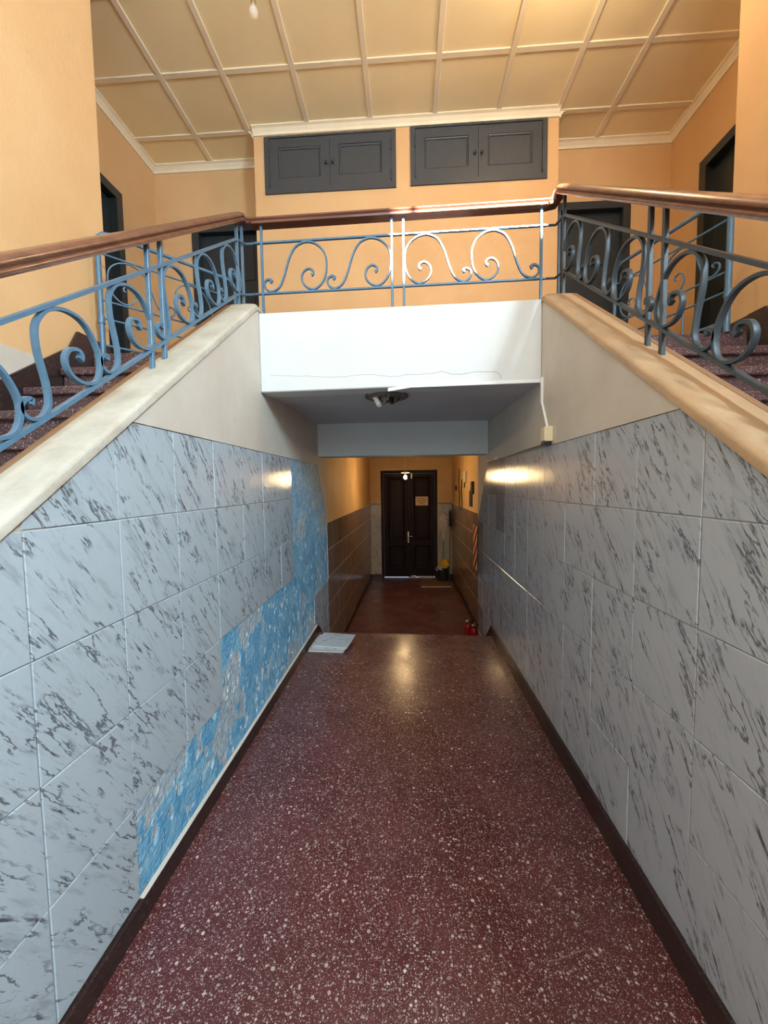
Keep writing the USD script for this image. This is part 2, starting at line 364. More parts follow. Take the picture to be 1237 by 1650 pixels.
COTTON = plaster('cotton_cloth', srgb(206, 198, 180), srgb(190, 180, 160), 0.9, 0.4, 10)
GREENISH = plaster('pale_plastic_sheet', srgb(176, 182, 164), srgb(160, 166, 148), 0.55, 0.3, 6)
BRISTLE = plain('dark_broom_bristle', (0.03, 0.016, 0.013), 0.8)
MAT = plaster('door_mat_fibre', srgb(122, 92, 64), srgb(104, 78, 54), 0.9, 0.6, 14, 160)
CRACK = plain('crack_grey', srgb(150, 152, 150), 0.9)  # grey line tone for the plaster crack
def glass_bulb():
    g = G(); t = g('transparent_bsdf', color=(0.98, 0.97, 0.94)); d = g('diffuse_bsdf', color=(0.9, 0.86, 0.76))
    m = g('mix_closure', fac=0.30, closure1=t + '.BSDF', closure2=d + '.BSDF')
    return look('clear_bulb_glass', g.nodes, g.links, m + '.closure')
BULB_GLASS = glass_bulb()
def pane_glass():
    g = G(); t = g('transparent_bsdf', color=(0.95, 0.97, 0.98)); s = g('glossy_bsdf', color=(1, 1, 1), roughness=0.02)
    f = g('fresnel', IOR=1.5)
    m = g('mix_closure', fac=f + '.fac', closure1=t + '.BSDF', closure2=s + '.BSDF')
    return look('window_pane_glass', g.nodes, g.links, m + '.closure')
PANE = pane_glass()
def glow(name, col, strength):
    g = G(); e = g('emission', color=col, strength=strength); return look(name, g.nodes, g.links, e + '.emission')
LIT_GLOBE = glow('lit_globe_glass', (1.0, 0.76, 0.47), 165.0)
LIT_BULB = glow('lit_bulb', (1.0, 0.66, 0.31), 700.0)

# ------------------------------------------------------------------ main measures (eye coordinates)
XL, XR = -0.948, 0.856                  # faces of the side wall tiles
YL0, YR0 = 0.926, 1.2085                # a tile joint on each side
ZLT, ZRT = 0.2336, 0.2281               # top of the tiles
YB, YBEAM = 2.61, 4.27                  # balcony front, beam
YSTEP = 4.02                            # where the floor drops
ZLOW = -2.19                            # far corridor floor
XCL, XCR, YEND = -0.86, 1.06, 9.4       # far corridor walls and end wall
YCL, YCR = 4.69, 4.85                   # where the far corridor begins at either side
XO = 2.13                               # outer stair walls
YO = 2.84                               # their ends
XLAND, YBACK, YBAY, XBAY = 3.08, 5.03, 4.60, 1.655
ZUP, ZCEIL = 0.92, 3.95                 # landing floor and ceiling
ZHALL = 5.6
kL = lambda y: -0.096 + 0.728*(y - 0.874)      # foot of the coping, left
kR = lambda y: 0.025 + 0.700*(y - 1.0)         # foot of the coping, right
TILT = 0.011                                    # the balcony front rises this much per metre to the right
zf = lambda x: -H0 - 0.018*x                    # floor leans a little

# ------------------------------------------------------------------ floor
fl = struct('floor')
def floor_slab(x0, x1, y0, y1, z, t=0.12):
    m = bx(x0, x1, y0, y1, z - t, z); v, f = VF(m); v[:, 2] += -0.018*v[:, 0]; return v, f
part(fl, 'terrazzo_slab', floor_slab(XL - 0.02, XR + 0.02, -1.3, YSTEP, -H0), TERRAZZO)
part(fl, 'terrazzo_slab', floor_slab(-XO, XO, HALL_Y0, -1.3, -H0), TERRAZZO)
rise, run = (-H0 - ZLOW)/4, 0.28
for i in range(3):
    y0 = YSTEP + i*run; z = -H0 - (i+1)*rise
    part(fl, 'step', bbx(XL - 0.02, XR + 0.02, y0 - 0.02, y0 + run + 0.02, z - rise, z, 0.006), TERRAZZO)
part(fl, 'terrazzo_slab', bx(XL - 0.05, XCR + 0.05, YSTEP + 3*run - 0.02, YEND + 0.1, ZLOW - 0.12, ZLOW), TERRAZZO)
part(fl, 'nosing', sweep([(-0.02, -0.03), (0.012, -0.03), (0.018, -0.015), (0.012, 0.0), (-0.02, 0.0)], [(XL + 0.016, YSTEP, zf(XL)), (XR - 0.016, YSTEP, zf(XR))], hor=(0, 1, 0)), TERRAZZO)

# ------------------------------------------------------------------ side walls with their tiles
def chamf_tiles(parent, region, axis, at, sgn, cols, rows, mat, name='tile', gap=0.0016, mats=None, seed=1, warp=None):
    rg = random.Random(seed)
    for c0 in cols:
        for r0 in rows:
            cell = sbox(c0 + gap, r0 - T + gap, c0 + T - gap, r0 - gap)
            for p in polys(cell.intersection(region)):
                if p.area < 0.0012: continue
                p = p.simplify(0.0005)
                m = tile_mesh(p, axis, at + sgn*rg.uniform(-0.0012, 0.0012), sgn)
                if m is None: continue
                if warp: m = warp(m)
                part(parent, name, m, mat if mats is None else mats(c0, r0, rg))
def heightfield_wall(y0, y1, z0, z1, x, region, step=0.0062):
    """chiselled bare plaster behind the missing tiles: flakes, pits and scraped patches; returns mesh and paint mask"""
    ny, nz = int((y1-y0)/step), int((z1-z0)/step)
    Y, Z = np.meshgrid(np.linspace(y0, y1, ny), np.linspace(z0, z1, nz), indexing='ij')
    P = np.stack([Y, Z, np.zeros_like(Y)], -1)
    big = meshkit.fbm(P*[3.4, 2.8, 1], 3, 3)
    mid = meshkit.fbm(P*[17, 11, 1] + 9, 4, 11)
    fine = meshkit.fbm(P*[60, 40, 1], 3, 21)
    bias = np.clip((Z + 1.30)/0.9, 0, 1)*0.10 + np.clip((Y - 2.6)/0.8, 0, 1)*np.clip((Z + 1.4)/0.35, 0, 1)*0.05
    flake = 0.75*big + 0.25*mid + bias
    paint = np.clip((flake - 0.50)/0.014, 0, 1)                    # 1 where the blue coat is still on
    h = paint*0.0022 + (mid - 0.5)*0.004*(1 - paint) + (fine - 0.5)*0.0024
    rng = np.random.RandomState(5)
    for _ in range(520):                                            # chisel pits
        cy, cz = rng.uniform(y0, y1), rng.uniform(z0, z1)
        w, hh, dp = rng.uniform(0.008, 0.022), rng.uniform(0.012, 0.036), rng.uniform(0.003, 0.009)
        sl = rng.uniform(-0.3, 0.3)
        iy0, iy1 = int((cy - y0 - 0.06)/step), int((cy - y0 + 0.06)/step) + 1
        iz0, iz1 = int((cz - z0 - 0.1)/step), int((cz - z0 + 0.1)/step) + 1
        s = np.s_[max(iy0, 0):max(iy1, 0), max(iz0, 0):max(iz1, 0)]
        if rng.rand() > 0.25 + 0.75*np.clip((-0.55 - cz)/0.5, 0, 1): continue
        d = ((Y[s] - cy - sl*(Z[s] - cz))/w)**2 + ((Z[s] - cz)/hh)**2
        k = np.clip(1.25 - d, 0, 1); h[s] -= dp*np.minimum(k*2, 1); paint[s] = np.minimum(paint[s], 1 - np.minimum(k*2.5, 1))
        rim = (d > 1.25) & (d < 2.2); h[s] += rim*0.0012
    import shapely
    inside = shapely.contains_xy(region, Y, Z)
    q = inside[:-1, :-1] & inside[1:, :-1] & inside[:-1, 1:] & inside[1:, 1:]
    i, j = np.nonzero(q); a = i*nz + j
    F = np.vstack([np.stack([a, a + nz, a + nz + 1], 1), np.stack([a, a + nz + 1, a + 1], 1)])
    V = np.stack([x + h, Y, Z], -1).reshape(-1, 3); pv = paint.ravel()
    keep, inv = np.unique(F, return_inverse=True)
    return V[keep], inv.reshape(-1, 3), pv[keep]

ZB = -1.436                              # foot of the wall tiles
def wall_side(sgn):
    """sgn -1: left wall, +1: right wall"""
    left = sgn < 0
    X, k = (XL, kL) if left else (XR, kR)
    zt, y00, f = (ZLT, YL0, -1) if left else (ZRT, YR0, 1)
    inn = -sgn                                     # the way the wall faces
    ye = YCL if left else YCR
    w = struct('wall_left' if left else 'wall_right')
    body_face, body_back = X - inn*0.0125, X + sgn*0.2
    ystart = -1.2
    y_low = (-1.9 - k(0))/(k(1) - k(0))
    prof = Polygon([(ystart, -1.75), (ystart, max(k(ystart), -1.7)), (YB + 0.06, k(YB) - 0.01), (YB + 0.06, 0.66), (ye, 0.70), (ye, ZLOW - 0.05), (YSTEP, ZLOW - 0.05), (YSTEP, -1.75)])
    part(w, 'masonry', slab(prof, 'x', min(body_face, body_back), max(body_face, body_back)), BEIGE)
    # where tiles sit
    under = Polygon([(-1.3, -1.75), (-1.3, k(-1.3) - 0.004), (YB, k(YB) - 0.004), (YB + 3, k(YB) - 0.004), (YB + 3, -3), (-1.3, -3)])
    floorline = Polygon([(-2, ZB), (YSTEP + 0.03, ZB), (ye, ZB - 0.54), (ye, 2), (-2, 2)])
    cut = Polygon([(-2, -3), (ye, -3), (ye, -0.415), (4.22, zt), (-2, zt)]) if left else Polygon([(-2, -3), (ye, -3), (ye, -0.42), (4.30, zt), (-2, zt)])
    area = under.intersection(floorline).intersection(cut)
    if left:
        c = lambda i: YL0 + i*T
        r = lambda j: ZLT - j*T
        bare = Polygon([(c(1), -1.6), (c(1), r(4)), (c(3), r(4)), (c(3), r(3)), (c(7), r(3)), (c(7), zt + 0.002), (4.20, zt + 0.002), (YCL - 0.005, -0.415), (YCL - 0.005, -1.13), (3.96, -1.11), (3.945, -1.6)]).intersection(floorline)
        v, fc, paint = heightfield_wall(1.2, 4.72, -1.46, 0.26, X - 0.0075, bare)
        b = part(w, 'bare_plaster', (v, fc[:, ::-1] if False else fc), BARE, smooth=True, label='bare blue painted plaster where tiles have come off')
        UsdGeom.PrimvarsAPI(b.prim).CreatePrimvar('paint', Sdf.ValueTypeNames.FloatArray, 'vertex').Set([float(x) for x in paint])
        area = area.difference(bare.buffer(0.0005))
    cols = [y00 + i*T for i in range(-7, 13)]; rows = [zt - j*T for j in range(0, 8)]
    if left: mats = None
    else: mats = lambda c0, r0, rg: MARBLE_DARK if (c0 > 3.4 and rg.random() < 0.28) else MARBLE_R
    chamf_tiles(w, area, 'x', X, inn, cols, rows, MARBLE_L if left else MARBLE_R, mats=mats, seed=3 if left else 5)
    # grout bed behind the joints
    part(w, 'grout_bed', slab(area.buffer(-0.001), 'x', *sorted((X - inn*0.0125, X - inn*0.0042))), GROUT)
    # plaster skin above the tiles
    skin = Polygon([(-0.2, zt), (1.2, zt), (YB, zt), (4.25, zt), (ye, -0.415), (ye, 0.70), (YB, 0.64), (YB + 0.02, k(YB)), ((zt - k(0))/(k(1) - k(0)) if True else 0, zt)])
    ys = (zt - k(0))/(k(1) - k(0))
    skin = Polygon([(ys, zt + 0.0005), (4.215 if left else 4.30, zt + 0.0005), (ye, -0.412), (ye, 0.695), (YB + 0.03, 0.66), (YB + 0.03, k(YB))])
    part(w, 'upper_plaster', slab(skin, 'x', *sorted((X - inn*0.0125, X + inn*0.0015))), BEIGE)
    # sloping coping with its painted inner edge
    a = 1 if left else -1
    pr = [(-0.009, -0.012), (-0.009, 0.010), (-0.003, 0.022), (0.010, 0.028), (0.05, 0.031), (0.155, 0.030), (0.155, -0.10), (0.004, -0.10), (0.004, -0.02)]
    pb = [(0.1555, 0.031), (0.19, 0.026), (0.203, 0.014), (0.205, -0.30), (0.1555, -0.30)]
    cs = 1/math.sqrt(1 + (k(1) - k(0))**2)
    path = [(X, -1.15, k(-1.15)), (X, YB - 0.03, k(YB - 0.03)), (X, YB + 0.13, k(YB - 0.03) + 0.012)]
    side = (sgn, 0, 0)
    # finely divided so that the trowelled plaster can be uneven
    n = 90; fine = [tuple(np.array(path[0])*(1-s) + np.array(path[1])*s) for s in np.linspace(0, 1, n)] + [path[2]]
    cm = sweep([(p[0], p[1]*cs) for p in pr], fine, hor=side)
    vv, ff = VF(cm)
    q = np.column_stack([vv[:, 1]*9, vv[:, 2]*9, vv[:, 0]*30])
    rough = (meshkit.fbm(q, 3, 7 if left else 8) - 0.5)
    top = (np.abs(vv[:, 0] - X) < 0.12)
    vv[:, 2] += rough*0.010*top; vv[:, 0] += inn*rough*0.010*(np.abs(vv[:, 0] - X) < 0.02)
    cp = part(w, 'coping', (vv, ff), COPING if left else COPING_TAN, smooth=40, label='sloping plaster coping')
    part(cp, 'painted_edge', sweep([(p[0], p[1]*cs) for p in pb], path, hor=side), BROWN_PAINT, smooth=40, label='brown painted inner edge of coping')
    return w, k
wl, _ = wall_side(-1)
wr, _ = wall_side(1)

# skirtings of the lower walls
def skirting(name, X, inn, ye, zfl):
    b = struct(name)
    t = 0.016
    poly = Polygon([(-1.2, zfl - 0.02), (-1.2, ZB), (YSTEP + 0.02, ZB), (ye, ZB - 0.66*(ye - YSTEP)/0.84 - 0.02), (ye, ZB - 0.78*(ye - YSTEP)/0.84 - 0.25), (YSTEP + 0.02, zfl - 0.09), (YSTEP, zfl - 0.02)])
    part(b, 'skirting_board', slab(poly, 'x', *sorted((X - inn*0.004, X + inn*t))), TERRAZZO_DARK)
    if inn > 0: part(b, 'plaster_ledge', sweep([(-0.004, 0.0), (t*0.75, 0.0), (t*0.4, 0.003), (-0.004, 0.005)], [(X, YL0 + T, ZB), (X, YSTEP, ZB)], hor=(inn, 0, 0)), BEIGE)
skirting('baseboard_left', XL, 1, YCL, zf(XL))
skirting('baseboard_right', XR, -1, YCR, zf(XR))

# ------------------------------------------------------------------ balcony front, tunnel ceiling and beam
bal = struct('wall_balcony_front')
def tilt(m):
    v, f = VF(m); v[:, 2] += TILT*v[:, 0]; return v, f
part(bal, 'fascia', tilt(bbx(XL + 0.002, XR - 0.002, YB, YB + 0.16, 0.632, 1.135, 0.006)), WHITE)
crk = spline([(-0.882, .731), (-0.70, .720), (-0.61, .716), (-0.41, .707), (-0.35, .712), (-0.21, .715), (-0.112, .699), (-0.03, .703), (0.028, .71), (0.10, .708), (0.186, .715), (0.24, .722), (0.303, .700), (0.401, .706), (0.44, .711), (0.576, .706), (0.607, .667)], 4)
rg = np.random.RandomState(2)
crk = crk + rg.uniform(-0.003, 0.003, crk.shape)
part(bal, 'crack', ribbon(np.column_stack([crk[:, 0], np.full(len(crk), YB - 0.0002), crk[:, 1]]), (0, 1, 0), 0.0032*np.linspace(0.5, 1, len(crk)), 0.0012), CRACK, label='hairline crack in the white plaster')
ct = struct('ceiling_tunnel')
part(ct, 'plaster_soffit', slab(Polygon([(YB + 0.02, 0.633), (YBEAM + 0.03, 0.668), (YBEAM + 0.03, 0.72), (YB + 0.02, 0.72)]), 'x', XL - 0.01, XR + 0.01), TUNNEL)
part(ct, 'corridor_soffit', bx(XCL - 0.15, XCR + 0.1, YBEAM + 0.2, YEND + 0.05, 0.66, 0.75), CORRIDOR)
bm = struct('wall_lintel')
part(bm, 'beam', bbx(XL - 0.005, XR + 0.005, YBEAM, YBEAM + 0.22, 0.32, 0.70, 0.006), BLUEWHITE)

# ------------------------------------------------------------------ far corridor
cl = struct('wall_corridor_left'); cr = struct('wall_corridor_right'); ce = struct('wall_corridor_end')
ZT2 = -0.433
def taper(m):
    v, f = VF(m); v[:, 0] -= (XCL - XL + 0.0125)*np.clip((YEND - v[:, 1])/(YEND - YCL), 0, 1); return v, f
part(cl, 'masonry', taper(slab(sbox(YCL, ZLOW - 0.1, YEND + 0.1, 0.70), 'x', XCL - 0.14, XCL)), CORRIDOR)
part(cr, 'masonry', bx(XCR, XCR + 0.12, YCR, YEND + 0.1, ZLOW - 0.1, 0.70), CORRIDOR)
part(cr, 'return_masonry', bx(XR + 0.2, XCR + 0.12, YCR - 0.1, YCR, ZLOW - 0.1, 0.70), CORRIDOR)
rowsC = [ZT2 - j*T for j in range(6)]
regC = sbox(YCL + 0.003, ZLOW + 0.085, YEND - 0.002, ZT2)
part(cl, 'grout_bed', taper(slab(regC, 'x', XCL - 0.002, XCL + 0.0045)), GROUT_PALE)
chamf_tiles(cl, regC, 'x', XCL + 0.006, 1, [YCL + 0.003 + i*T for i in range(15)], rowsC, MARBLE_BROWN, gap=0.0022, warp=taper)
part(cl, 'skirting_board', taper(slab(sbox(YCL + 0.01, ZLOW, YEND, ZLOW + 0.085), 'x', XCL - 0.002, XCL + 0.024)), TERRAZZO_DARK)
regR = sbox(YCR + 0.012, ZLOW + 0.085, YEND - 0.002, ZT2)
part(cr, 'grout_bed', slab(regR, 'x', XCR - 0.0045, XCR + 0.002), GROUT_PALE)
chamf_tiles(cr, regR, 'x', XCR - 0.006, -1, [YCR + 0.012 + i*T for i in range(14)], rowsC, MARBLE_BROWN, gap=0.0022)
part(cr, 'skirting_board', bx(XCR - 0.024, XCR + 0.002, YCR + 0.01, YEND, ZLOW, ZLOW + 0.085), TERRAZZO_DARK)
DX0, DX1, DZT = -0.61, 0.715, 0.355
part(ce, 'masonry', slab(sbox(XCL - 0.1, ZLOW - 0.1, XCR + 0.1, 0.75).difference(sbox(DX0, ZLOW - 0.2, DX1, DZT)), 'y', YEND, YEND + 0.14), CORRIDOR)
for x0, x1 in ((XCL + 0.012, DX0 - 0.004), (DX1 + 0.004, XCR - 0.012)):
    chamf_tiles(ce, sbox(x0, ZLOW + 0.085, x1, ZT2), 'y', YEND - 0.010, -1, [x0, x0 + T], rowsC, MARBLE_END, gap=0.0012)
    part(ce, 'tile_trim', bx(x0, x1, YEND - 0.014, YEND, ZT2, ZT2 + 0.012), DOORWOOD)
    part(ce, 'skirting_board', bx(x0, x1, YEND - 0.02, YEND, ZLOW, ZLOW + 0.085), TERRAZZO_DARK)

def panel_ring(x0, x1, z0, z1, y, wdt, dep):
    """raised moulding round a panel, in the xz plane, sticking out towards -y"""
    prof = [(0, 0), (0, -dep*0.6), (wdt*0.3, -dep), (wdt*0.7, -dep*0.7), (wdt, 0)]
    ms = []
    P = [(x0, z0), (x1, z0), (x1, z1), (x0, z1)]; C = ((x0+x1)/2, (z0+z1)/2)
    for i in range(4):
        a, b = np.array(P[i]), np.array(P[(i+1) % 4])
        d = (b-a)/np.linalg.norm(b-a); n = np.array([-d[1], d[0]])
        ra = [(*(a + n*w + d*w), y + q) for w, q in prof]; rb = [(*(b + n*w - d*w), y + q) for w, q in prof]
        v = np.array([(p[0], p[2], p[1]) for p in ra + rb]); k = len(prof); f = []
        for j in range(k-1): f += [(j, j+1, k+j+1), (j, k+j+1, k+j)]
        ms.append((v, np.array(f)))
    m = trimesh.Trimesh(*cat(ms), process=False); 
    return m
dr = struct('door_1', 'dark brown double door with moulded panels')
fy = YEND + 0.03
part(dr, 'door_frame', slab(sbox(DX0, ZLOW, DX1, DZT).difference(sbox(DX0 + 0.06, ZLOW - 0.1, DX1 - 0.06, DZT - 0.07)), 'y', fy - 0.02, fy + 0.09), DOORWOOD)
xm = 0.058
for x0, x1 in ((DX0 + 0.062, xm - 0.003), (xm + 0.003, DX1 - 0.062)):
    lf = part(dr, 'door_leaf', bbx(x0, x1, fy + 0.02, fy + 0.06, ZLOW + 0.012, DZT - 0.072, 0.003), DOORWOOD)
    for z0, z1 in ((-1.98, -1.42), (-1.30, 0.20)):
        a, b = x0 + 0.10, x1 - 0.10
        part(lf, 'panel_moulding', panel_ring(a, b, z0, z1, fy + 0.02, 0.05, 0.026), DOORWOOD)
        part(lf, 'raised_panel', bbx(a + 0.085, b - 0.085, fy + 0.004, fy + 0.022, z0 + 0.085, z1 - 0.085, 0.008), DOORWOOD)
part(dr, 'meeting_strip', bbx(xm - 0.035, xm + 0.035, fy - 0.012, fy + 0.022, ZLOW + 0.01, DZT - 0.075, 0.008), DOORWOOD)
hp = part(dr, 'lock_plate', bbx(xm - 0.045, xm - 0.010, fy - 0.022, fy - 0.012, -1.36, -1.09, 0.003), WHITE_PLASTIC, label='pale lock plate with handle')
part(hp, 'handle', cat([cyl((xm - 0.027, fy - 0.05, -1.2), (xm + 0.07, fy - 0.055, -1.2), 0.011), cyl((xm - 0.027, fy - 0.055, -1.2), (xm - 0.027, fy - 0.01, -1.2), 0.010)]), BRASS, smooth=40)
part(dr, 'bolt_cover', bbx(xm + 0.035, xm + 0.075, fy - 0.02, fy + 0.02, 0.16, 0.30, 0.004), OLD_PLASTIC, label='pale bolt cover at the top')
part(dr, 'draught_strip', bx(xm - 0.02, xm + 0.15, fy - 0.006, fy + 0.02, ZLOW + 0.004, ZLOW + 0.045), WHITE_PLASTIC, label='white strip under the door')
part(dr, 'draught_strip', bx(xm + 0.20, DX1 - 0.08, fy - 0.006, fy + 0.02, ZLOW + 0.004, ZLOW + 0.03), OLD_PLASTIC)

# ------------------------------------------------------------------ upper walls, landing, ceiling
wstair = {}
for sgn, nm in ((-1, 'left'), (1, 'right')):
    w = struct(f'wall_stair_{nm}'); wstair[sgn] = w
    a, b = sorted((sgn*XO, sgn*(XO + 0.12)))
    shape = sbox(HALL_Y0, -H0 - 0.1, YO, ZHALL)
    if sgn > 0: shape = shape.difference(sbox(SW[0], SW[2], SW[1], SW[3]))
    part(w, 'masonry', slab(shape, 'x', a, b), PEACH)
    a, b = sorted((sgn*(XO + 0.12), sgn*(XLAND + 0.1)))
    part(w, 'return_masonry', bx(a, b, YO - 0.1, YO, 0.6, ZCEIL + 0.1), PEACH)
    # pale beige band low on the left wall
    lo = Polygon([(-1.4, -H0), (2.40, 0.5), (2.30, 0.775), (-1.4, 0.775)])
    if sgn < 0: part(w, 'lower_coat', slab(lo, 'x', -XO - 0.002, -XO + 0.006), BEIGE)
    w2 = struct(f'wall_landing_{nm}')
    d0, d1, dt = (3.40, 4.39, 3.20) if sgn < 0 else (3.52, 4.53, 3.28)
    a, b = sorted((sgn*XLAND, sgn*(XLAND + 0.12)))
    part(w2, 'masonry', slab(sbox(YO - 0.1, 0.6, YBACK + 0.1, ZCEIL + 0.05).difference(sbox(d0 + 0.05, 0.5, d1 - 0.05, dt - 0.05)), 'x', a, b), PEACH)
    d = struct(f'door_{2 if sgn < 0 else 3}', f'dark slate door in the {nm} landing wall')
    ring = sbox(d0, ZUP, d1, dt).difference(sbox(d0 + 0.09, 0.5, d1 - 0.09, dt - 0.09))
    part(d, 'door_frame', slab(ring, 'x', *sorted((sgn*(XLAND - 0.025), sgn*(XLAND + 0.005)))), SLATE_DARK)
    ring2 = sbox(d0 + 0.05, ZUP, d1 - 0.05, dt - 0.05).difference(sbox(d0 + 0.075, 0.5, d1 - 0.075, dt - 0.075))
    part(d, 'door_jamb', slab(ring2, 'x', *sorted((sgn*(XLAND + 0.004), sgn*(XLAND + 0.13)))), SLATE_DARK)
    lf = part(d, 'door_leaf', slab(sbox(d0 + 0.077, ZUP + 0.01, d1 - 0.077, dt - 0.077), 'x', *sorted((sgn*(XLAND + 0.08), sgn*(XLAND + 0.12)))), SLATE_DARK)
    for z0, z1 in ((1.1, 1.75), (1.9, dt - 0.25)):
        part(lf, 'raised_panel', slab(sbox(d0 + 0.2, z0, d1 - 0.2, z1), 'x', *sorted((sgn*(XLAND + 0.068), sgn*(XLAND + 0.081)))), SLATE_DARK)
wb = struct('wall_landing_back')
BD = {-1: (-2.62, -1.68, 3.235), 1: (1.68, 2.63, 3.275)}
hole = unary_union([sbox(a + 0.05, 0.5, b - 0.05, t - 0.05) for a, b, t in BD.values()])
part(wb, 'masonry', slab(sbox(-XLAND - 0.1, 0.6, XLAND + 0.1, ZCEIL + 0.05).difference(hole), 'y', YBACK, YBACK + 0.12), PEACH)
for i, (sgn, (a, b, t)) in enumerate(BD.items()):
    d = struct(f'door_{4 + i}', f'dark slate door {"left" if sgn < 0 else "right"} of the cupboard bay in the back wall')
    part(d, 'door_frame', slab(sbox(a, ZUP, b, t).difference(sbox(a + 0.085, 0.5, b - 0.085, t - 0.085)), 'y', YBACK - 0.025, YBACK + 0.005), SLATE_DARK)
    part(d, 'door_jamb', slab(sbox(a + 0.05, ZUP, b - 0.05, t - 0.05).difference(sbox(a + 0.075, 0.5, b - 0.075, t - 0.075)), 'y', YBACK + 0.004, YBACK + 0.13), SLATE_DARK)
    lf = part(d, 'door_leaf', bbx(a + 0.077, b - 0.077, YBACK + 0.07, YBACK + 0.11, ZUP + 0.01, t - 0.077, 0.003), SLATE_DARK)
    for z0, z1 in ((1.1, 1.7), (1.85, 2.45), (2.6, t - 0.2)):
        part(lf, 'raised_panel', bbx(a + 0.19, b - 0.19, YBACK + 0.058, YBACK + 0.072, z0, z1, 0.005), SLATE_DARK)
wbay = struct('wall_bay')
part(wbay, 'masonry', slab(sbox(-XBAY, 0.6, XBAY, ZCEIL + 0.05).difference(unary_union([sbox(-1.50, 3.29, -0.112, 3.83), sbox(0.112, 3.29, 1.50, 3.84)])), 'y', YBAY, YBAY + 0.14), PEACH)
for s in (-1, 1):
    a, b = sorted((s*XBAY, s*(XBAY - 0.12)))
    part(wbay, 'side_masonry', bx(a, b, YBAY + 0.14, YBACK + 0.02, 0.6, ZCEIL + 0.05), PEACH)
part(wbay, 'cupboard_back', bx(-1.52, 1.52, YBAY + 0.36, YBAY + 0.4, 3.2, 3.93), PEACH)
fu = struct('floor_landing')
part(fu, 'landing_slab', bx(-XLAND - 0.1, XLAND + 0.1, YO, YBACK + 0.1, 0.74, ZUP), TERRAZZO_STEP)
part(fu, 'landing_slab', bx(-XO, XO, YB + 0.16, YO, 0.74, ZUP), TERRAZZO_STEP)
# ceiling boards between battens
cg = struct('ceiling')
part(cg, 'ceiling_backing', bx(-XLAND - 0.1, XLAND + 0.1, YO - 0.1, YBACK + 0.1, ZCEIL + 0.012, ZCEIL + 0.10), CREAM)
part(cg, 'ceiling_edge', bx(-XLAND - 0.1, XLAND + 0.1, YO - 0.2, YO - 0.1, ZCEIL, ZHALL), PEACH)
gx = [-XLAND - 0.02, -2.316, -1.716, -1.04, -0.350, 0.342, 1.010, 1.645, 2.206, XLAND + 0.02]
gy = [YO - 0.1, 3.31, 3.965, 4.615, YBACK + 0.02]
for i in range(len(gx)-1):
    for j in range(len(gy)-1):
        if j == 3 and gx[i] > -XBAY - 0.1 and gx[i+1] < XBAY: continue
        dz = random.uniform(-0.001, 0.001)
        part(cg, 'ceiling_board', bbx(gx[i] + 0.003, gx[i+1] - 0.003, gy[j] + 0.003, gy[j+1] - 0.003, ZCEIL + dz, ZCEIL + 0.012, 0.002), CREAM)
for x in gx[1:-1]:
    y1 = YBACK if abs(x) > XBAY + 0.02 else YBAY
    wv = random.uniform(-0.004, 0.004)
    part(cg, 'batten', bbx(x - 0.026 + wv, x + 0.026 + wv, YO - 0.1, y1, ZCEIL - 0.013, ZCEIL + 0.002, 0.003), CREAM_TRIM)
for y in gy[1:-1]:
    for i in range(len(gx)-1):
        if y > 4.5 and gx[i] > -XBAY - 0.1 and gx[i+1] < XBAY: continue
        part(cg, 'batten', bbx(gx[i] + 0.024, gx[i+1] - 0.024, y - 0.026, y + 0.026, ZCEIL - 0.011 + random.uniform(-0.001, 0.001), ZCEIL + 0.002, 0.003), CREAM_TRIM)
def cornice(n, path, hor=None):
    t = struct(f'trim_{n}')
    pr = [(0, -0.075), (0.018, -0.075), (0.026, -0.05), (0.05, -0.022), (0.072, -0.012), (0.072, 0.0), (0, 0.0)]
    part(t, 'cornice', sweep(pr, path, hor), CREAM_TRIM)
zc = ZCEIL - 0.001
cornice(1, [(XBAY, YBAY, zc), (-XBAY, YBAY, zc)][::-1])
cornice(2, [(-XLAND, YO, zc), (-XLAND, YBACK, zc), (-XBAY, YBACK, zc), (-XBAY, YBAY - 0.0, zc)])
cornice(3, [(XBAY, YBAY, zc), (XBAY, YBACK, zc), (XLAND, YBACK, zc), (XLAND, YO, zc)])
# entrance end of the hall, behind the viewer: masonry with a glazed door below and a tall window above
we = struct('wall_entrance')
part(we, 'masonry', slab(sbox(-XO - 0.1, -H0 - 0.1, XO + 0.1, ZHALL).difference(unary_union([sbox(-1.0, 0.95, 1.88, 5.02), sbox(-0.8, -H0, 0.8, 0.6)])), 'y', HALL_Y0 - 0.15, HALL_Y0), PEACH)
ch = struct('ceiling_hall')
part(ch, 'plaster_soffit', bx(-XO - 0.1, XO + 0.1, HALL_Y0 - 0.1, YO, ZHALL, ZHALL + 0.1), WHITE)
def glazing(name, x0, x1, z0, z1, nx, nz, mat):
    t = struct(name); y = HALL_Y0
    part(t, 'window_frame' if 'window' in name else 'door_frame', slab(sbox(x0, z0, x1, z1).difference(sbox(x0 + 0.06, z0 + 0.06, x1 - 0.06, z1 - 0.06)), 'y', y - 0.12, y - 0.05), mat)
    for i in range(1, nx):
        x = x0 + (x1-x0)*i/nx; part(t, 'mullion', bx(x - 0.025, x + 0.025, y - 0.11, y - 0.06, z0 + 0.06, z1 - 0.06), mat)
    for j in range(1, nz):
        z = z0 + (z1-z0)*j/nz; part(t, 'transom', bx(x0 + 0.06, x1 - 0.06, y - 0.105, y - 0.065, z - 0.025, z + 0.025), mat)
    part(t, 'pane', bx(x0 + 0.05, x1 - 0.05, y - 0.088, y - 0.082, z0 + 0.05, z1 - 0.05), PANE)
glazing('window_1', -1.0, 1.88, 0.95, 5.02, 3, 4, WHITE)
glazing('door_6', -0.8, 0.8, -H0, 0.6, 2, 2, WHITE)
w2_ = struct('window_2')
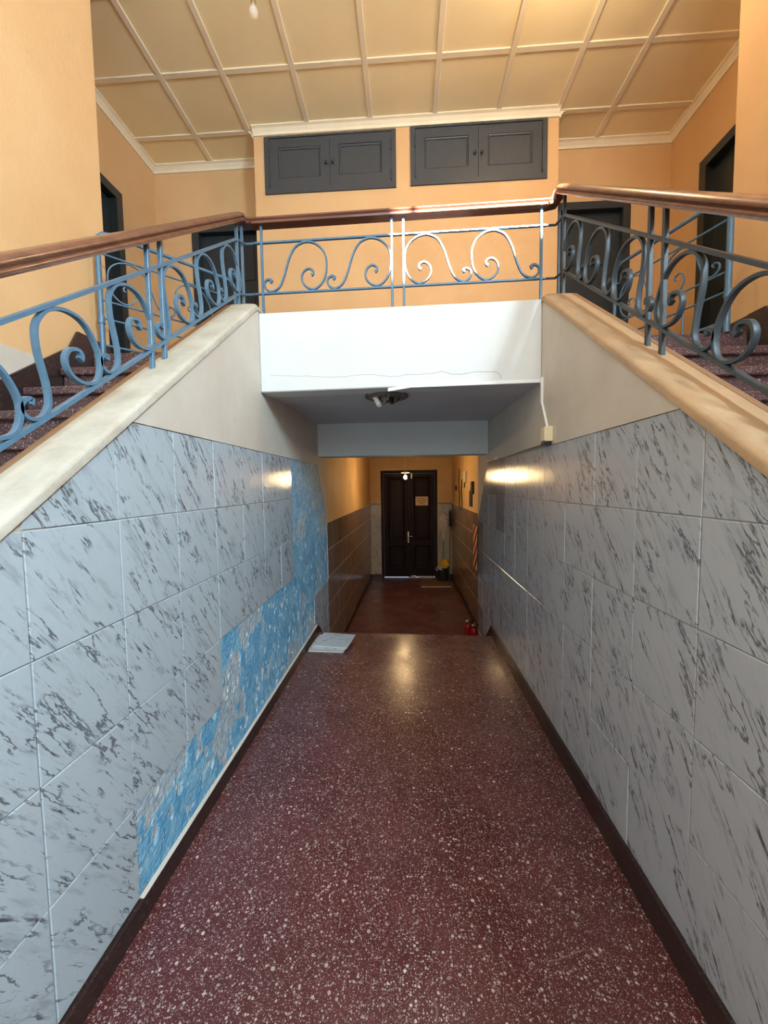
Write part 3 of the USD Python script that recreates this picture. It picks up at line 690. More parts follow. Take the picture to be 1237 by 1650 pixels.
part(w2_, 'window_frame', slab(sbox(SW[0], SW[2], SW[1], SW[3]).difference(unary_union([sbox(SW[0] + 0.04 + i*0.68, SW[2] + 0.05, SW[0] + 0.68 + i*0.68, SW[3] - 0.05) for i in range(2)])), 'x', XO + 0.05, XO + 0.10), WHITE)
part(w2_, 'pane', bx(XO + 0.07, XO + 0.076, SW[0] + 0.04, SW[1] - 0.04, SW[2] + 0.04, SW[3] - 0.04), PANE)
# unseen added wall, its outline shaped to trim the sun patch on the railing
hs = struct('wall_yard')
def at_yard(xr, zr):
    d = (-9.0 - YRAIL_)/SUN_DIR[1]; return xr + SUN_DIR[0]*d, zr + SUN_DIR[2]*d
YRAIL_ = 2.69
gp = [at_yard(*q) for q in ((1.05, 1.72), (0.55, 1.42), (-0.045, 1.36), (-0.045, 4.5), (-6.0, 4.5))]
hp_ = Polygon([(6.0, -H0), (6.0, gp[0][1])] + gp + [(gp[-1][0], -H0)])
part(hs, 'house_wall', slab(hp_, 'y', -9.6, -9.0), WHITE)
yd = struct('floor_yard')
part(yd, 'yard_slab', bx(-8, 8, -14, HALL_Y0 - 0.1, -H0 - 0.15, -H0 - 0.02), COPING)

# ------------------------------------------------------------------ staircases up to the landing
for sgn, nm in ((-1, 'left'), (1, 'right')):
    X = XL - 0.2 if sgn < 0 else XR + 0.2
    st = thing('staircase', f'dark red terrazzo staircase rising between {nm} railing and peach wall', 'stairs', (sgn*1.6, 0.0, -H0))
    nst = 14
    xa, xb = sorted((X + sgn*0.012, sgn*(XO - 0.027)))
    for i in range(nst):
        yn = 2.63 - 0.25*i; z = ZUP - 0.176*i
        if i > 0:
            part(st, 'tread', bbx(xa + 0.004, xb - 0.012, yn - 0.018, yn + 0.27, z - 0.045, z, 0.006), TERRAZZO_STEP)
        part(st, 'riser', bx(xa + 0.004, xb - 0.004, yn + 0.012, yn + 0.26, z - 0.222, z - 0.045), TERRAZZO_STEP)
    part(fu, 'landing_edge', bbx(*sorted((X, sgn*XO)), 2.655, YB + 0.162, ZUP - 0.045, ZUP, 0.006), TERRAZZO_STEP)
    part(wstair[sgn], 'skirting_board', bx(*sorted((sgn*XO, sgn*(XO - 0.016))), 2.655, YO - 0.02, ZUP - 0.05, ZUP + 0.10), TERRAZZO_DARK)
    zs = lambda y: ZUP - 0.176/0.25*(2.63 - y)
    sk = Polygon([(-0.6, zs(-0.6) - 0.25), (-0.6, zs(-0.6) + 0.10), (2.46, zs(2.46) + 0.10), (2.53, ZUP + 0.10), (2.65, ZUP + 0.10), (2.65, ZUP - 0.25)])
    part(st, 'skirting', slab(sk, 'x', *sorted((sgn*(XO - 0.009), sgn*(XO - 0.025)))), TERRAZZO_DARK, label='dark stepped skirting along the wall')

# ------------------------------------------------------------------ wrought iron railings
SC = np.array([(.102, .19), (.128, .235), (.08, .265), (.022, .22), (.012, .13), (.05, .045), (.136, .006), (.25, .096), (.33, .32), (.41, .656), (.5, .876), (.60, .965), (.705, .992), (.84, .937), (.955, .787), (1.0, .584), (.985, .30), (.91, .11), (.795, .012), (.68, .065), (.61, .2), (.625, .355), (.705, .44), (.78, .40), (.785, .325), (.755, .30)])
SCS = spline(SC, 6)
SC2 = SC.copy(); SC2[19:] = [(.66, .085), (.585, .24), (.60, .42), (.685, .51), (.775, .465), (.785, .38), (.75, .345)]
SCS2 = spline(SC2, 6)
RAILP = [(-0.036, 0.0), (0.036, 0.0), (0.040, 0.010), (0.038, 0.020), (0.030, 0.026), (0.039, 0.036), (0.038, 0.046), (0.028, 0.057), (0.012, 0.063), (-0.012, 0.063), (-0.028, 0.057), (-0.038, 0.046), (-0.039, 0.036), (-0.030, 0.026), (-0.038, 0.020), (-0.040, 0.010)]
RAILP = [(a, 0.78*b) for a, b in RAILP]
BT = 0.016
def scroll_thick(n): return 0.0125 + 0.007*np.exp(-np.linspace(0, 14, n)) + 0.010*np.exp(-np.linspace(14, 0, n)*1.6)
YRAIL = 2.69
XCO = {-1: XL - 0.12, 1: XR + 0.12}
# balcony railing
br = thing('balcony_railing', 'iron scroll railing with varnished handrail on the white balcony front', 'railing', (0, YRAIL, 1.1))
zt_ = lambda x, z: z + TILT*x
hb = [(XCO[-1] + 0.078, YRAIL, zt_(XCO[-1], 1.722)), (XCO[1] - 0.078, YRAIL, zt_(XCO[1], 1.722))]
part(br, 'handrail', sweep(RAILP, hb), RAILWOOD_X, smooth=50, label='varnished wooden handrail')
def vbar(x, y, z0, z1, w=BT): return bbx(x - w/2, x + w/2, y - w/2, y + w/2, z0, z1, 0.002)
for x in (-0.938, -0.080, -0.004, 0.868):
    part(br, 'post', vbar(x, YRAIL, zt_(x, 1.12), zt_(x, 1.725)), IRON)
for z in (1.617, 1.293):
    part(br, 'rail_bar', ribbon([(XCO[-1] + 0.080, YRAIL, zt_(XCO[-1], z)), (XCO[1] - 0.080, YRAIL, zt_(XCO[1], z))], (0, 1, 0), 0.013, 0.018), IRON)
for x0, x1, flip in ((-0.930, -0.088, False), (0.004, 0.860, True)):
    L = (x1 - x0)/2
    for k in range(2):
        a = x0 + k*L
        px = a + L*SCS[:, 0] if not flip else a + L*(1 - SCS[:, 0])
        pz = 1.302 + 0.308*SCS[:, 1]
        pts = np.column_stack([px, np.full(len(px), YRAIL), zt_(px, pz)])
        part(br, 'scroll', ribbon(pts, (0, 1, 0), scroll_thick(len(pts)), 0.016), IRON, smooth=50)
# stair railings
def stair_rail(sgn):
    X = XCO[sgn]; nm = 'left' if sgn < 0 else 'right'; mt = IRON if sgn < 0 else IRON_SHADED
    if sgn < 0:
        up = lambda y: .447 + .7247*(y - 1.027); lo = lambda y: .116 + .7080*(y - 1.002); hr = lambda y: .567 + .718*(y - 1.035)
        k = kL; pairs = ((1.667, 1.760), (0.72, 0.80)); ytop = 2.60; first = 2.352
    else:
        up = lambda y: .576 + .738*(y - 1.171); lo = lambda y: .241 + .732*(y - 1.153); hr = lambda y: .700 + .739*(y - 1.177)
        k = kR; pairs = ((1.615, 1.708), (0.68, 0.77)); ytop = 2.60; first = 2.33
    t = thing('stair_railing', ('blue-grey' if sgn < 0 else 'shade-darkened blue-grey') + f' iron scroll stair railing with thick wooden handrail on the {nm} coping', 'railing', (X, 1.0, k(1.0)))
    ye = 2.655
    # handrail runs up the slope, then eases down and turns onto the balcony rail
    zc = 1.722 + TILT*X
    part(t, 'handrail', sweep(RAILP, [(X, -0.35, hr(-0.35)), (X, ye, hr(ye))]), RAILWOOD_Y, smooth=50, label='thick varnished wooden handrail')
    c = sweep([(p[0], p[1]) for p in RAILP], [(X, ye - 0.004, hr(ye) + 0.0), (X - sgn*0.02, ye + 0.045, zc + 0.016), (X - sgn*0.076, YRAIL, zc)])
    part(t, 'handrail_turn', c, RAILWOOD_Y, smooth=50)
    for ya in [y for p in pairs for y in p] + [ytop, ]:
        part(t, 'post', vbar(X, ya, k(ya) + 0.005, hr(ya) + 0.006, BT + 0.002), mt)
    part(t, 'corner_post', vbar(X, YRAIL - 0.005, k(YB) + 0.03, zc + 0.006, BT), mt)
    d = np.array([0, math.cos(math.atan(.722)), math.sin(math.atan(.722))])
    for fn in (up, lo):
        part(t, 'rail_bar', ribbon([(X, -0.3, fn(-0.3)), (X, ytop, fn(ytop)), (X, YRAIL, fn(ytop) - 0.02)] if False else [(X, -0.3, fn(-0.3)), (X, ytop, fn(ytop))], (1, 0, 0), 0.014, 0.022), mt)
    for z in (1.617, 1.293):
        part(t, 'corner_bar', sweep_round([(X, ytop, (up if z > 1.5 else lo)(ytop)), (X - sgn*0.02, YRAIL, zt_(X, z)), (X - sgn*0.077, YRAIL, zt_(X, z))], 0.0075, 8), mt)
    ang = math.atan(.716)
    e1 = np.array([0, math.cos(ang), math.sin(ang)]); e2 = np.array([0, -math.sin(ang), math.cos(ang)])
    LEN = 0.40
    for pi, yy in enumerate((first, first - 0.955)):
        for s in range(3):
            y0 = yy - 0.307*s
            hgt = (up(y0) - lo(y0))*math.cos(ang) - 0.014
            o = np.array([X, y0, lo(y0)]) + e2*0.006
            p = o + SCS2[:, :1]*LEN*e1 + SCS2[:, 1:]*hgt*e2
            part(t, 'scroll', ribbon(p, (1, 0, 0), scroll_thick(len(p)), 0.019), mt, smooth=50)
stair_rail(-1); stair_rail(1)
# tube railings on the landing
def landing_rail(sgn, a, b):
    nm = 'left' if sgn < 0 else 'right'
    t = thing('landing_railing', f'tubular landing railing with bent top beside the {nm} peach wall corner', 'railing', (a[0], a[1], ZUP))
    A, B = np.array([*a, 0.0]), np.array([*b, 0.0]); D = (B-A)/np.linalg.norm(B-A); L = np.linalg.norm(B-A)
    P = lambda s, z: A + D*s + np.array([0, 0, z])
    z1 = 1.745
    arc = [P(0, ZUP), P(0, z1 - 0.08), P(0.01, z1 - 0.04), P(0.035, z1 - 0.012), P(0.08, z1), P(L - 0.07, z1), P(L - 0.03, z1 - 0.012), P(L - 0.008, z1 - 0.035), P(L, z1 - 0.075), P(L, ZUP)]
    part(t, 'tube_frame', sweep_round([tuple(p) for p in arc], [0.018, 0.018, 0.017, 0.016, 0.014, 0.0125, 0.0125, 0.0125, 0.0125, 0.0125], 12), IRON, smooth=60)
    part(t, 'collar', cyl(P(0, 1.13), P(0, 1.18), 0.023), IRON, smooth=40)
    for z in (1.60, 1.29, 1.17):
        part(t, 'rail_bar', cyl(P(0.01, z), P(L - 0.01, z), 0.0065), IRON, smooth=40)
    part(t, 'rail_bar', cyl(P(0.01, 0.99), P(L - 0.01, 0.99), 0.009), IRON, smooth=40)
    for s in (0.33, 0.66):
        part(t, 'post', cyl(P(L*s, ZUP), P(L*s, 1.175), 0.008), IRON, smooth=40)
    n = np.cross(D, [0, 0, 1])
    for k in range(2):
        w = (L - 0.10)/2
        p = np.array([P(0.05 + k*w + w*(u if sgn > 0 else 1-u), 1.30 + 0.29*v) for u, v in SCS])
        part(t, 'scroll', ribbon(p, n, 0.009, 0.012), IRON, smooth=50)
landing_rail(-1, (-2.066, 2.69), (-1.44, 3.43))
landing_rail(1, (1.99, 2.66), (1.71, 3.46))

# ------------------------------------------------------------------ cupboards in the bay
def cupboard(x0, x1, z0, z1, label):
    t = thing('wall_cupboard', label, 'cupboard', ((x0+x1)/2, YBAY, z0), 'wall cupboards under the ceiling')
    y = YBAY
    part(t, 'cupboard_frame', slab(sbox(x0, z0, x1, z1).difference(sbox(x0 + 0.052, z0 + 0.055, x1 - 0.052, z1 - 0.02)), 'y', y - 0.018, y + 0.10), SLATE)
    xm = (x0+x1)/2; a0, a1 = x0 + 0.055, x1 - 0.055
    for s, (p, q) in ((-1, (a0, xm - 0.002)), (1, (xm + 0.002, a1))):
        off = random.uniform(-0.004, 0.004)
        body = slab(sbox(p, z0 + 0.058, q, z1 - 0.024).difference(sbox(p + 0.10, z0 + 0.058 + 0.105, q - 0.10, z1 - 0.024 - 0.095)), 'y', y - 0.012 + off, y + 0.02)
        dd = part(t, 'door', body, SLATE)
        part(dd, 'door_panel', bbx(p + 0.095, q - 0.095, y + 0.006, y + 0.016, z0 + 0.155, z1 - 0.11, 0.003), SLATE)
        part(dd, 'panel_moulding', panel_ring(p + 0.10, q - 0.10, z0 + 0.163, z1 - 0.119, y + 0.006, 0.022, 0.016), SLATE)
        kx = xm + s*0.036
        part(dd, 'knob', lathe([(0, 0), (0.008, 0.002), (0.008, 0.012), (0.015, 0.02), (0.016, 0.028), (0.010, 0.034), (0, 0.036)], (0, 0, 0), 16).apply_transform(trimesh.transformations.rotation_matrix(math.pi/2, [1, 0, 0])).apply_translation([kx, y - 0.012 + off, (z0+z1)/2 - 0.01]), BLACK_PLASTIC, smooth=40)
        hx = p - 0.002 if s < 0 else q + 0.002
        for hz in (z0 + 0.13, z1 - 0.16):
            part(dd, 'hinge', cyl((hx, y - 0.022, hz - 0.05), (hx, y - 0.022, hz + 0.05), 0.007), SLATE, smooth=40)
cupboard(-1.535, -0.078, 3.255, 3.858, 'slate grey two-door wall cupboard, the left one of the pair under the ceiling')
cupboard(0.078, 1.535, 3.262, 3.868, 'slate grey two-door wall cupboard, the right one of the pair under the ceiling')

# ------------------------------------------------------------------ lamps and wiring
def lit_pendant():
    x, y, z = -0.02, 6.9, 0.14
    t = thing('pendant_bulb', 'lit bare bulb under a small round disc before the dark door', 'lamp', (x, y, z - 0.06))
    part(t, 'cord', cyl((x, y, 0.19), (x, y, 0.66), 0.003, 6), WHITE_PLASTIC)
    part(t, 'shade_disc', lathe([(0, 0.012), (0.055, 0.010), (0.072, 0.0), (0.074, 0.002), (0.056, 0.016), (0, 0.02)], (x, y, z + 0.075), 24), WHITE_PLASTIC, smooth=40)
    part(t, 'lampholder', lathe([(0, 0), (0.018, 0), (0.020, 0.02), (0.016, 0.05), (0, 0.05)], (x, y, z + 0.035), 16), BLACK_PLASTIC, smooth=40)
    part(t, 'bulb', lathe([(0, -0.034), (0.016, -0.031), (0.029, -0.018), (0.033, 0.0), (0.028, 0.018), (0.017, 0.032), (0.013, 0.042), (0, 0.042)], (x, y, z), 20), LIT_BULB, smooth=60, label='glowing bulb')
lit_pendant()
def unlit_pendant():
    x, y, z = -1.083, 3.1, 3.475
    t = thing('pendant_bulb', 'unlit clear glass bulb hanging from the panelled ceiling', 'lamp', (x, y, z - 0.06))
    part(t, 'cord', cyl((x, y, z + 0.12), (x, y, ZCEIL - 0.01), 0.003, 6), BROWN_PAINT)
    part(t, 'ceiling_rose', lathe([(0, 0), (0.04, 0.0), (0.045, 0.02), (0, 0.028)], (x, y, ZCEIL - 0.028), 20), OLD_PLASTIC, smooth=40)
    part(t, 'lampholder', lathe([(0, 0), (0.017, 0), (0.020, 0.025), (0.014, 0.07), (0, 0.07)], (x, y, z + 0.055), 16), BRASS, smooth=40)
    part(t, 'bulb', lathe([(0, -0.036), (0.016, -0.033), (0.029, -0.019), (0.033, 0.0), (0.028, 0.02), (0.017, 0.036), (0.014, 0.056), (0, 0.056)], (x, y, z), 20), BULB_GLASS, smooth=60, label='clear glass bulb')
    part(t, 'filament_stem', cat([cyl((x, y, z + 0.05), (x, y, z + 0.005), 0.005, 8, 0.003), cyl((x - 0.012, y, z + 0.004), (x + 0.012, y, z + 0.004), 0.0012, 6)]), OLD_PLASTIC)
unlit_pendant()
def ceiling_globe():
    x, y, z = 1.22, 2.85, 3.63
    t = thing('ceiling_lamp', 'lit white globe lamp under the panelled ceiling above the right stair', 'lamp', (x, y, z - 0.1))
    part(t, 'globe', lathe([(0.0001, -0.09)] + [(0.09*math.sin(a), -0.09*math.cos(a)) for a in np.linspace(0.2, 2.75, 16)], (x, y, z), 28), LIT_GLOBE, smooth=60)
    part(t, 'ceiling_rose', lathe([(0.036, -0.075), (0.05, -0.06), (0.05, 0.0), (0.012, 0.02), (0.012, 0.20), (0.06, 0.225), (0.06, 0.246), (0, 0.246)], (x, y, z + 0.15 - 0.08 + 0.004), 24), WHITE_PLASTIC, smooth=40)
ceiling_globe()
def stripped_fixture():
    x, y, z = -0.135, 2.87, 0.637
    t = thing('ceiling_light_base', 'stripped round ceiling light base with loose lampholders under the balcony', 'lamp', (x, y, z))
    part(t, 'base_plate', lathe([(0, -0.022), (0.125, -0.022), (0.132, -0.016), (0.150, -0.014), (0.153, -0.008), (0.150, 0.0), (0, 0.0)], (x, y, z), 40), RUST, smooth=30, label='rusty round base plate')
    part(t, 'lampholder', cyl((x - 0.078, y - 0.05, z - 0.02), (x - 0.045, y - 0.085, z - 0.085), 0.017, 14), WHITE_PLASTIC, smooth=40, label='white lampholder hanging askew')
    part(t, 'lampholder', cyl((x + 0.035, y - 0.03, z - 0.018), (x + 0.045, y - 0.05, z - 0.06), 0.014, 14), BLACK_PLASTIC, smooth=40)
    part(t, 'bracket', cat([bbx(x - 0.03, x + 0.02, y - 0.08, y - 0.06, z - 0.05, z - 0.02, 0.002), bbx(x - 0.018, x - 0.002, y - 0.085, y - 0.075, z - 0.075, z - 0.03, 0.002)]), RUST)
    part(t, 'bracket', bbx(x + 0.05, x + 0.10, y - 0.07, y - 0.06, z - 0.035, z - 0.02, 0.002), BLACK_PLASTIC)
    w = [spline([(x - 0.02, y - 0.05, z - 0.02), (x - 0.06, y - 0.07, z - 0.05), (x - 0.03, y - 0.09, z - 0.075), (x + 0.01, y - 0.07, z - 0.06), (x + 0.03, y - 0.05, z - 0.03)], 6), spline([(x + 0.01, y - 0.02, z - 0.02), (x + 0.03, y - 0.06, z - 0.07), (x + 0.075, y - 0.06, z - 0.055), (x + 0.09, y - 0.03, z - 0.02)], 6)]
    for p in w: part(t, 'wire', sweep_round(p, 0.003, 6), BLACK_PLASTIC, smooth=60)
    for i in range(8):
        a = i*math.pi/4 + 0.2
        part(t, 'screw', lathe([(0, -0.004), (0.005, -0.003), (0.006, 0.0), (0, 0.0)], (x + 0.105*math.cos(a), y + 0.105*math.sin(a), z - 0.022), 10), STEEL)
stripped_fixture()
tk = thing('cable_trunking', 'white plastic cable trunking along the balcony edge and down the corner', 'cable duct', (0.45, YB, 0.63))
part(tk, 'duct', tilt(bbx(0.025, XR - 0.012, YB - 0.014, YB, 0.622, 0.645, 0.002)), WHITE_PLASTIC)
pv = cat([bbx(-0.115, 0.035, YB - 0.013, YB - 0.002, -0.010, 0.012, 0.002)])
v, f = pv; v = v.copy(); cx = 0.03; a = 0.14
v2 = v.copy(); v2[:, 0] = cx + (v[:, 0]-cx)*math.cos(a); v2[:, 2] = 0.632 + (v[:, 0]-cx)*math.sin(a) + v[:, 2]
part(tk, 'loose_cover', (v2, f), WHITE_PLASTIC, label='duct cover coming loose and sagging')
part(tk, 'duct', cat([bbx(XR - 0.016, XR - 0.0, YB - 0.035, YB - 0.016, 0.50, 0.66, 0.002)]), WHITE_PLASTIC)
part(tk, 'duct', sweep([(-0.008, -0.001), (0.008, -0.001), (0.008, 0.014), (-0.008, 0.014)], [(XR, YB - 0.026, 0.51), (XR, 2.475, 0.33)], hor=(0, 0.8, 0.6)), WHITE_PLASTIC)
jb = thing('junction_box', 'yellowed plastic junction box at the top of the right tile wall', 'electrical box', (XR, 2.44, 0.24))
part(jb, 'box', bbx(XR - 0.045, XR, 2.40, 2.475, 0.247, 0.335, 0.004), OLD_PLASTIC)
part(jb, 'cover', bbx(XR - 0.050, XR - 0.043, 2.405, 2.47, 0.252, 0.33, 0.002), OLD_PLASTIC)
part(jb, 'socket', bbx(XR - 0.04, XR - 0.002, 2.476, 2.50, 0.26, 0.31, 0.003), OLD_PLASTIC)
part(jb, 'clamp', bbx(XR - 0.048, XR - 0.006, 2.41, 2.47, 0.226, 0.246, 0.003), BLACK_PLASTIC)
cb = thing('cable', 'thin black cable running along the top of the right tile wall', 'cable', (XR, 3.4, 0.24))
cp = spline([(XR - 0.008, 2.44, 0.236), (XR - 0.006, 2.7, ZRT + 0.012), (XR - 0.006, 3.2, ZRT + 0.010), (XR - 0.006, 3.7, ZRT + 0.011), (XR - 0.006, 4.15, ZRT + 0.012), (XR - 0.008, 4.32, ZRT + 0.014)], 8)
part(cb, 'wire', sweep_round(cp, 0.0055, 8), BLACK_PLASTIC, smooth=60)
for y in (3.85, 4.28):
    part(cb, 'clip', bbx(XR - 0.014, XR + 0.002, y - 0.02, y + 0.02, ZRT + 0.006, ZRT + 0.028, 0.002), WHITE_PLASTIC)

# ------------------------------------------------------------------ loose tiles stacked on the floor
base = np.array([-0.72, 3.70]); rg = random.Random(9)
for k, (ox, oy, a, lab) in enumerate(((-0.030, -0.010, -0.02, 'bottom marbled tile of the low stack on the red floor'), (-0.022, 0.006, -0.07, 'second marbled tile from the bottom of the low floor stack'), (-0.010, -0.008, -0.06, 'third marbled tile from the bottom of the low floor stack'), (0.018, 0.008, -0.12, 'top marbled tile of the low stack on the red floor'))):
    z = zf(-0.72) + 0.0005 + k*0.0125
    t = thing('loose_tile', lab, 'tile', (base[0] + ox, base[1] + oy, z), group='loose tiles stacked on the floor')
    ca, sa = math.cos(a), math.sin(a); h = 0.164
    c = [(base[0] + ox + ca*i - sa*j, base[1] + oy + sa*i + ca*j) for i, j in ((-h, -h), (h, -h), (h, h), (-h, h))]
    P = Polygon(c)
    body = slab(P, 'z', z, z + 0.008); v, f = VF(body); v[:, 2] -= 0.018*(v[:, 0] - base[0]); part(t, 'clay_body', (v, f), TILE_BODY)
    gl = tile_mesh(P, 'z', z + 0.012, 1, 0.004, 0.0015); v, f = VF(gl); v[:, 2] -= 0.018*(v[:, 0] - base[0]); part(t, 'glazed_face', (v, f), MARBLE_F)

# ------------------------------------------------------------------ things in the far corridor
pn = thing('paper_notice', 'sheet of paper pinned on the right leaf of the dark door', 'notice', (0.33, fy, -0.4))
part(pn, 'sheet', bbx(0.205, 0.505, fy - 0.0022, fy + 0.0, -0.475, -0.265, 0.0004), PAPER)
for i, (zz, w0, w1) in enumerate(((-0.315, 0.24, 0.46), (-0.355, 0.24, 0.47), (-0.395, 0.24, 0.44), (-0.43, 0.30, 0.42))):
    part(pn, 'print_line', bx(w0, w1, fy - 0.0028, fy - 0.002, zz - 0.007, zz + 0.007), PRINT)
dm = thing('door_mat', 'flat brown mat on the floor before the dark door', 'mat', (0.62, 8.85, ZLOW))
part(dm, 'mat_body', bbx(0.30, 0.93, 8.50, 9.2, ZLOW + 0.0005, ZLOW + 0.016, 0.005), MAT)
part(dm, 'mat_edge', cat([bbx(0.295, 0.935, 8.49, 8.505, ZLOW + 0.0005, ZLOW + 0.018, 0.003)]), COTTON)
bkx, bky = 0.80, 9.06
zb = ZLOW + 0.017
bk = thing('bucket', 'black plastic bucket by the right side of the dark door', 'bucket', (bkx, bky, zb))
part(bk, 'shell', lathe([(0, 0), (0.115, 0.0), (0.118, 0.01), (0.148, 0.29), (0.158, 0.29), (0.158, 0.305), (0.140, 0.305), (0.112, 0.02), (0, 0.02)], (bkx, bky, zb), 28), BLACK_PLASTIC, smooth=40)
hd = [(bkx + 0.155*math.cos(a), bky - 0.05*math.sin(a) - 0.02, zb + 0.285 - 0.11*math.sin(a)) for a in np.linspace(0, math.pi, 14)]
part(bk, 'handle', sweep_round(hd, 0.004, 6), STEEL, smooth=60)
def cloth(cx, cy, cz, rx, ry, h, seed, sag=0.06):
    n, r = 40, 12
    V = [(cx, cy, cz + h)]; F = []
    for i in range(1, r+1):
        s = i/r
        for j in range(n):
            a = 2*math.pi*j/n
            w = 1 + 0.16*math.sin(3*a + seed) + 0.10*math.sin(7*a + 2*seed)
            z = cz + h*(1 - s*s) - (sag*max(0, s - 0.72)/0.28)*(1 + 0.5*math.sin(5*a + seed)) + 0.012*math.sin(9*a + seed)*s
            V.append((cx + rx*s*w*math.cos(a), cy + ry*s*w*math.sin(a), z))
    for j in range(n): F.append((0, 1 + j, 1 + (j+1) % n))
    for i in range(r-1):
        for j in range(n):
            a, b = 1 + i*n + j, 1 + i*n + (j+1) % n; F += [(a, a+n, b+n), (a, b+n, b)]
    top = trimesh.Trimesh(np.array(V), np.array(F), process=False)
    v2 = np.array(V) - [0, 0, 0.006]
    edge = []
    o = 1 + (r-1)*n; N = len(V)
    for j in range(n):
        k = (j+1) % n; edge += [(o+j, o+k, N+o+k), (o+j, N+o+k, N+o+j)]
    m = trimesh.Trimesh(np.vstack([V, v2]), np.vstack([F, np.array(F)[:, ::-1] + N, edge]), process=False); m.fix_normals(); return m
t = thing('floor_cloth', 'pale grey cloth draped over the rim of the black bucket', 'cloth', (bkx - 0.02, bky, zb + 0.31))
part(t, 'folded_cloth', cloth(bkx - 0.02, bky - 0.015, zb + 0.312, 0.15, 0.14, 0.025, 1.3, 0.05), COTTON, smooth=60)
t = thing('duster', 'yellow duster heaped on top of the black bucket', 'cloth', (bkx + 0.05, bky, zb + 0.34))
part(t, 'crumpled_cloth', cloth(bkx + 0.05, bky - 0.03, zb + 0.375, 0.12, 0.095, 0.12, 4.1, 0.03), YELLOW, smooth=60)
# upside-down mop and broom leaning in the corner, a pale sheet behind them
mp = thing('mop', 'upturned cotton mop with wooden stick leaning beside the dark door', 'mop', (0.86, 9.28, ZLOW))
part(mp, 'stick', cyl((0.86, 9.30, ZLOW + 0.001), (0.84, 9.31, -0.80), 0.012), BROOMWOOD, smooth=40)
part(mp, 'mop_head', cloth(0.82, 9.305, -0.86, 0.115, 0.036, 0.20, 2.0, 0.30), COTTON, smooth=60, label='cotton head hanging down')
bm_ = thing('broom', 'upturned broom with dark bristles leaning in the corridor corner', 'broom', (0.99, 9.2, ZLOW))
part(bm_, 'stick', cyl((0.985, 9.30, ZLOW + 0.001), (1.005, 9.315, -0.98), 0.012), BROOMWOOD, smooth=40)
part(bm_, 'broom_block', bbx(0.972, 1.036, 9.28, 9.35, -1.02, -0.96, 0.008), BROOMWOOD)
vs = []
for i in range(46):
    a, b = rg.uniform(-1, 1), rg.uniform(-1, 1)
    vs.append(cyl((1.004 + 0.027*a, 9.315 + 0.032*b, -0.965), (1.004 + 0.034*a, 9.318 + 0.034*b, -0.60 + rg.uniform(-0.09, 0.05)), 0.0075, 6, 0.003))
part(bm_, 'bristles', cat(vs), BRISTLE, kind='stuff')
sh = thing('plastic_sheet', 'pale hanging sheet behind the mop in the door corner', 'sheet', (0.86, 9.36, -1.5))
n, m_ = 30, 20
Y, Z = np.meshgrid(np.linspace(0.745, 0.97, n), np.linspace(-2.06, -0.93, m_), indexing='ij')
dY = 9.371 + 0.006*np.sin(Y*60 + Z*3) + 0.003*np.sin(Y*130)
V = np.stack([Y, dY, Z], -1).reshape(-1, 3); V2 = V + [0, 0.004, 0]
F = []
for i in range(n-1):
    for j in range(m_-1):
        a = i*m_ + j; F += [(a, a+m_, a+m_+1), (a, a+m_+1, a+1)]
F = np.array(F); N = len(V)
ring = [i*m_ for i in range(n)] + [(n-1)*m_ + j for j in range(1, m_)] + [i*m_ + m_-1 for i in range(n-2, -1, -1)] + [j for j in range(m_-2, 0, -1)]
E_ = []
for i in range(len(ring)):
    a, b = ring[i], ring[(i+1) % len(ring)]; E_ += [(a, N+b, b), (a, N+a, N+b)]
part(sh, 'sheet', (np.vstack([V, V2]), np.vstack([F, F[:, ::-1] + N, E_])), GREENISH, smooth=50)
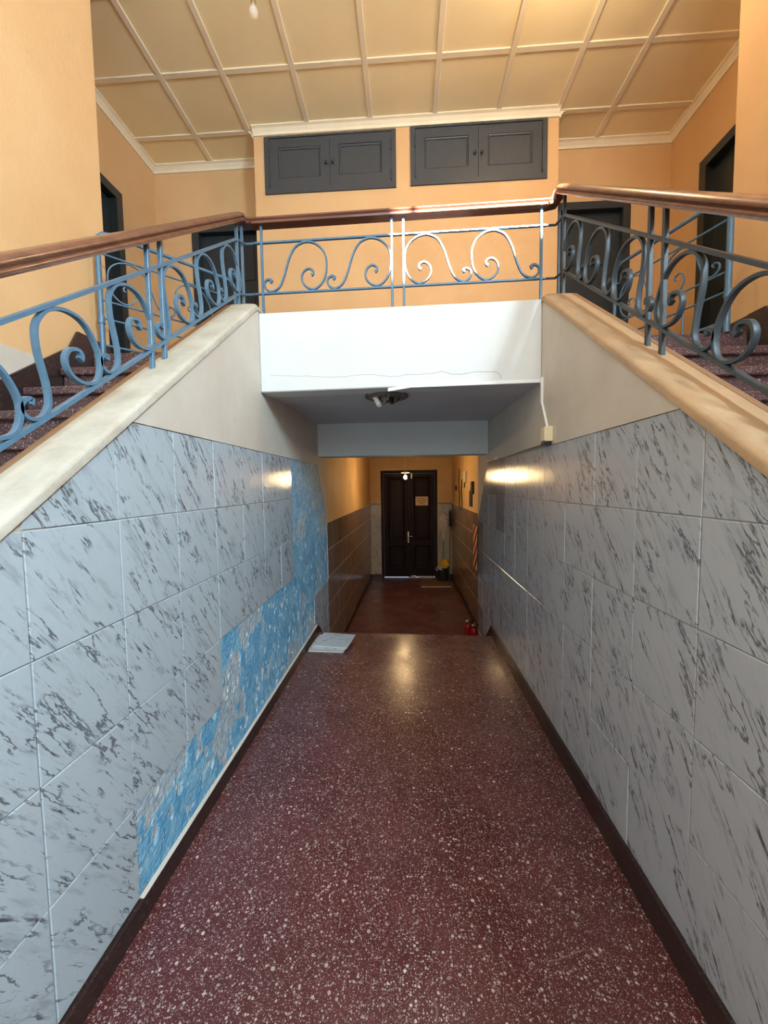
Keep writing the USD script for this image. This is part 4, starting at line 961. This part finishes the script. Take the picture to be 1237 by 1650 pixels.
# fire extinguishers and their striped backing plate
for x, lab in ((0.955, 'red fire extinguisher nearest the right corridor wall'), (0.900, 'red fire extinguisher standing left of the other one')):
    y = 5.2 if x > 0.9 else 5.36
    x = x - 0.085
    e = thing('fire_extinguisher', lab, 'fire extinguisher', (x, y, ZLOW), 'fire extinguishers in the far corridor')
    part(e, 'cylinder', lathe([(0, 0), (0.040, 0.0), (0.045, 0.01), (0.046, 0.02), (0.046, 0.25), (0.042, 0.28), (0.028, 0.30), (0.015, 0.31), (0.015, 0.325), (0, 0.325)], (x, y, ZLOW), 24), RED, smooth=40)
    part(e, 'valve', cat([cyl((x, y, ZLOW + 0.32), (x, y, ZLOW + 0.36), 0.012), bbx(x - 0.012, x + 0.012, y - 0.035, y + 0.01, ZLOW + 0.345, ZLOW + 0.365, 0.002)]), BRASS, smooth=40)
    part(e, 'lever', cat([bbx(x - 0.008, x + 0.008, y - 0.09, y - 0.02, ZLOW + 0.365, ZLOW + 0.374, 0.002), bbx(x - 0.008, x + 0.008, y - 0.085, y - 0.02, ZLOW + 0.388, ZLOW + 0.396, 0.002)]), STEEL)
    part(e, 'gauge', cyl((x - 0.012, y, ZLOW + 0.342), (x - 0.030, y, ZLOW + 0.342), 0.012), WHITE_PLASTIC, smooth=40)
    hose = spline([(x + 0.012, y, ZLOW + 0.345), (x + 0.045, y - 0.01, ZLOW + 0.33), (x + 0.058, y - 0.015, ZLOW + 0.24), (x + 0.052, y - 0.015, ZLOW + 0.12)], 6)
    part(e, 'hose', sweep_round(hose, 0.006, 8), BLACK, smooth=60)
pl = thing('striped_plate', 'red and white striped extinguisher backing plate on the right corridor wall', 'sign', (XCR, 6.2, -1.0))
px = XCR - 0.011
p0, p1, z0, z1 = 5.98, 6.36, -1.30, -0.62
part(pl, 'plate', slab(sbox(p0, z0, p1, z1), 'x', px - 0.004, px - 0.001), WHITE_PAINT)
for k in range(6):
    zc_ = z0 - 0.15 + 0.20*k
    st = Polygon([(p0, zc_ + 0.32), (p0, zc_ + 0.42), (p1, zc_ + 0.10), (p1, zc_)]).intersection(sbox(p0, z0, p1, z1))
    for q in polys(st): part(pl, 'red_stripe', slab(q, 'x', px - 0.0055, px - 0.0038), RED_SIGN)
part(pl, 'hook', cyl((px - 0.004, 6.17, -0.66), (px - 0.05, 6.17, -0.64), 0.006), STEEL)
pc = thing('hanging_wires', 'old wires and torn fittings hanging on the ochre right corridor wall', 'wires', (XCR, 7.6, 0.0))
for y, za, zb_ in ((8.05, 0.33, -0.52), (7.7, 0.10, -0.50), (7.35, 0.24, -0.05)):
    p = spline([(XCR - 0.006, y, za), (XCR - 0.012, y + 0.05, za*0.6 + zb_*0.4), (XCR - 0.008, y - 0.03, za*0.3 + zb_*0.7), (XCR - 0.006, y, zb_)], 8)
    part(pc, 'wire', sweep_round(p, 0.010, 6), BLACK_PLASTIC, smooth=60)
part(pc, 'fitting', bbx(XCR - 0.03, XCR, 7.1, 7.4, 0.04, 0.24, 0.004), COTTON)
part(pc, 'fitting', bbx(XCR - 0.035, XCR, 6.35, 6.5, -0.15, 0.05, 0.004), SLATE_DARK)
part(pc, 'fitting', bbx(XCR - 0.02, XCR, 6.5, 6.75, -0.36, -0.10, 0.004), SLATE)
part(pc, 'fitting', bbx(XCR - 0.03, XCR, 8.5, 8.62, -0.12, -0.02, 0.004), SLATE_DARK)
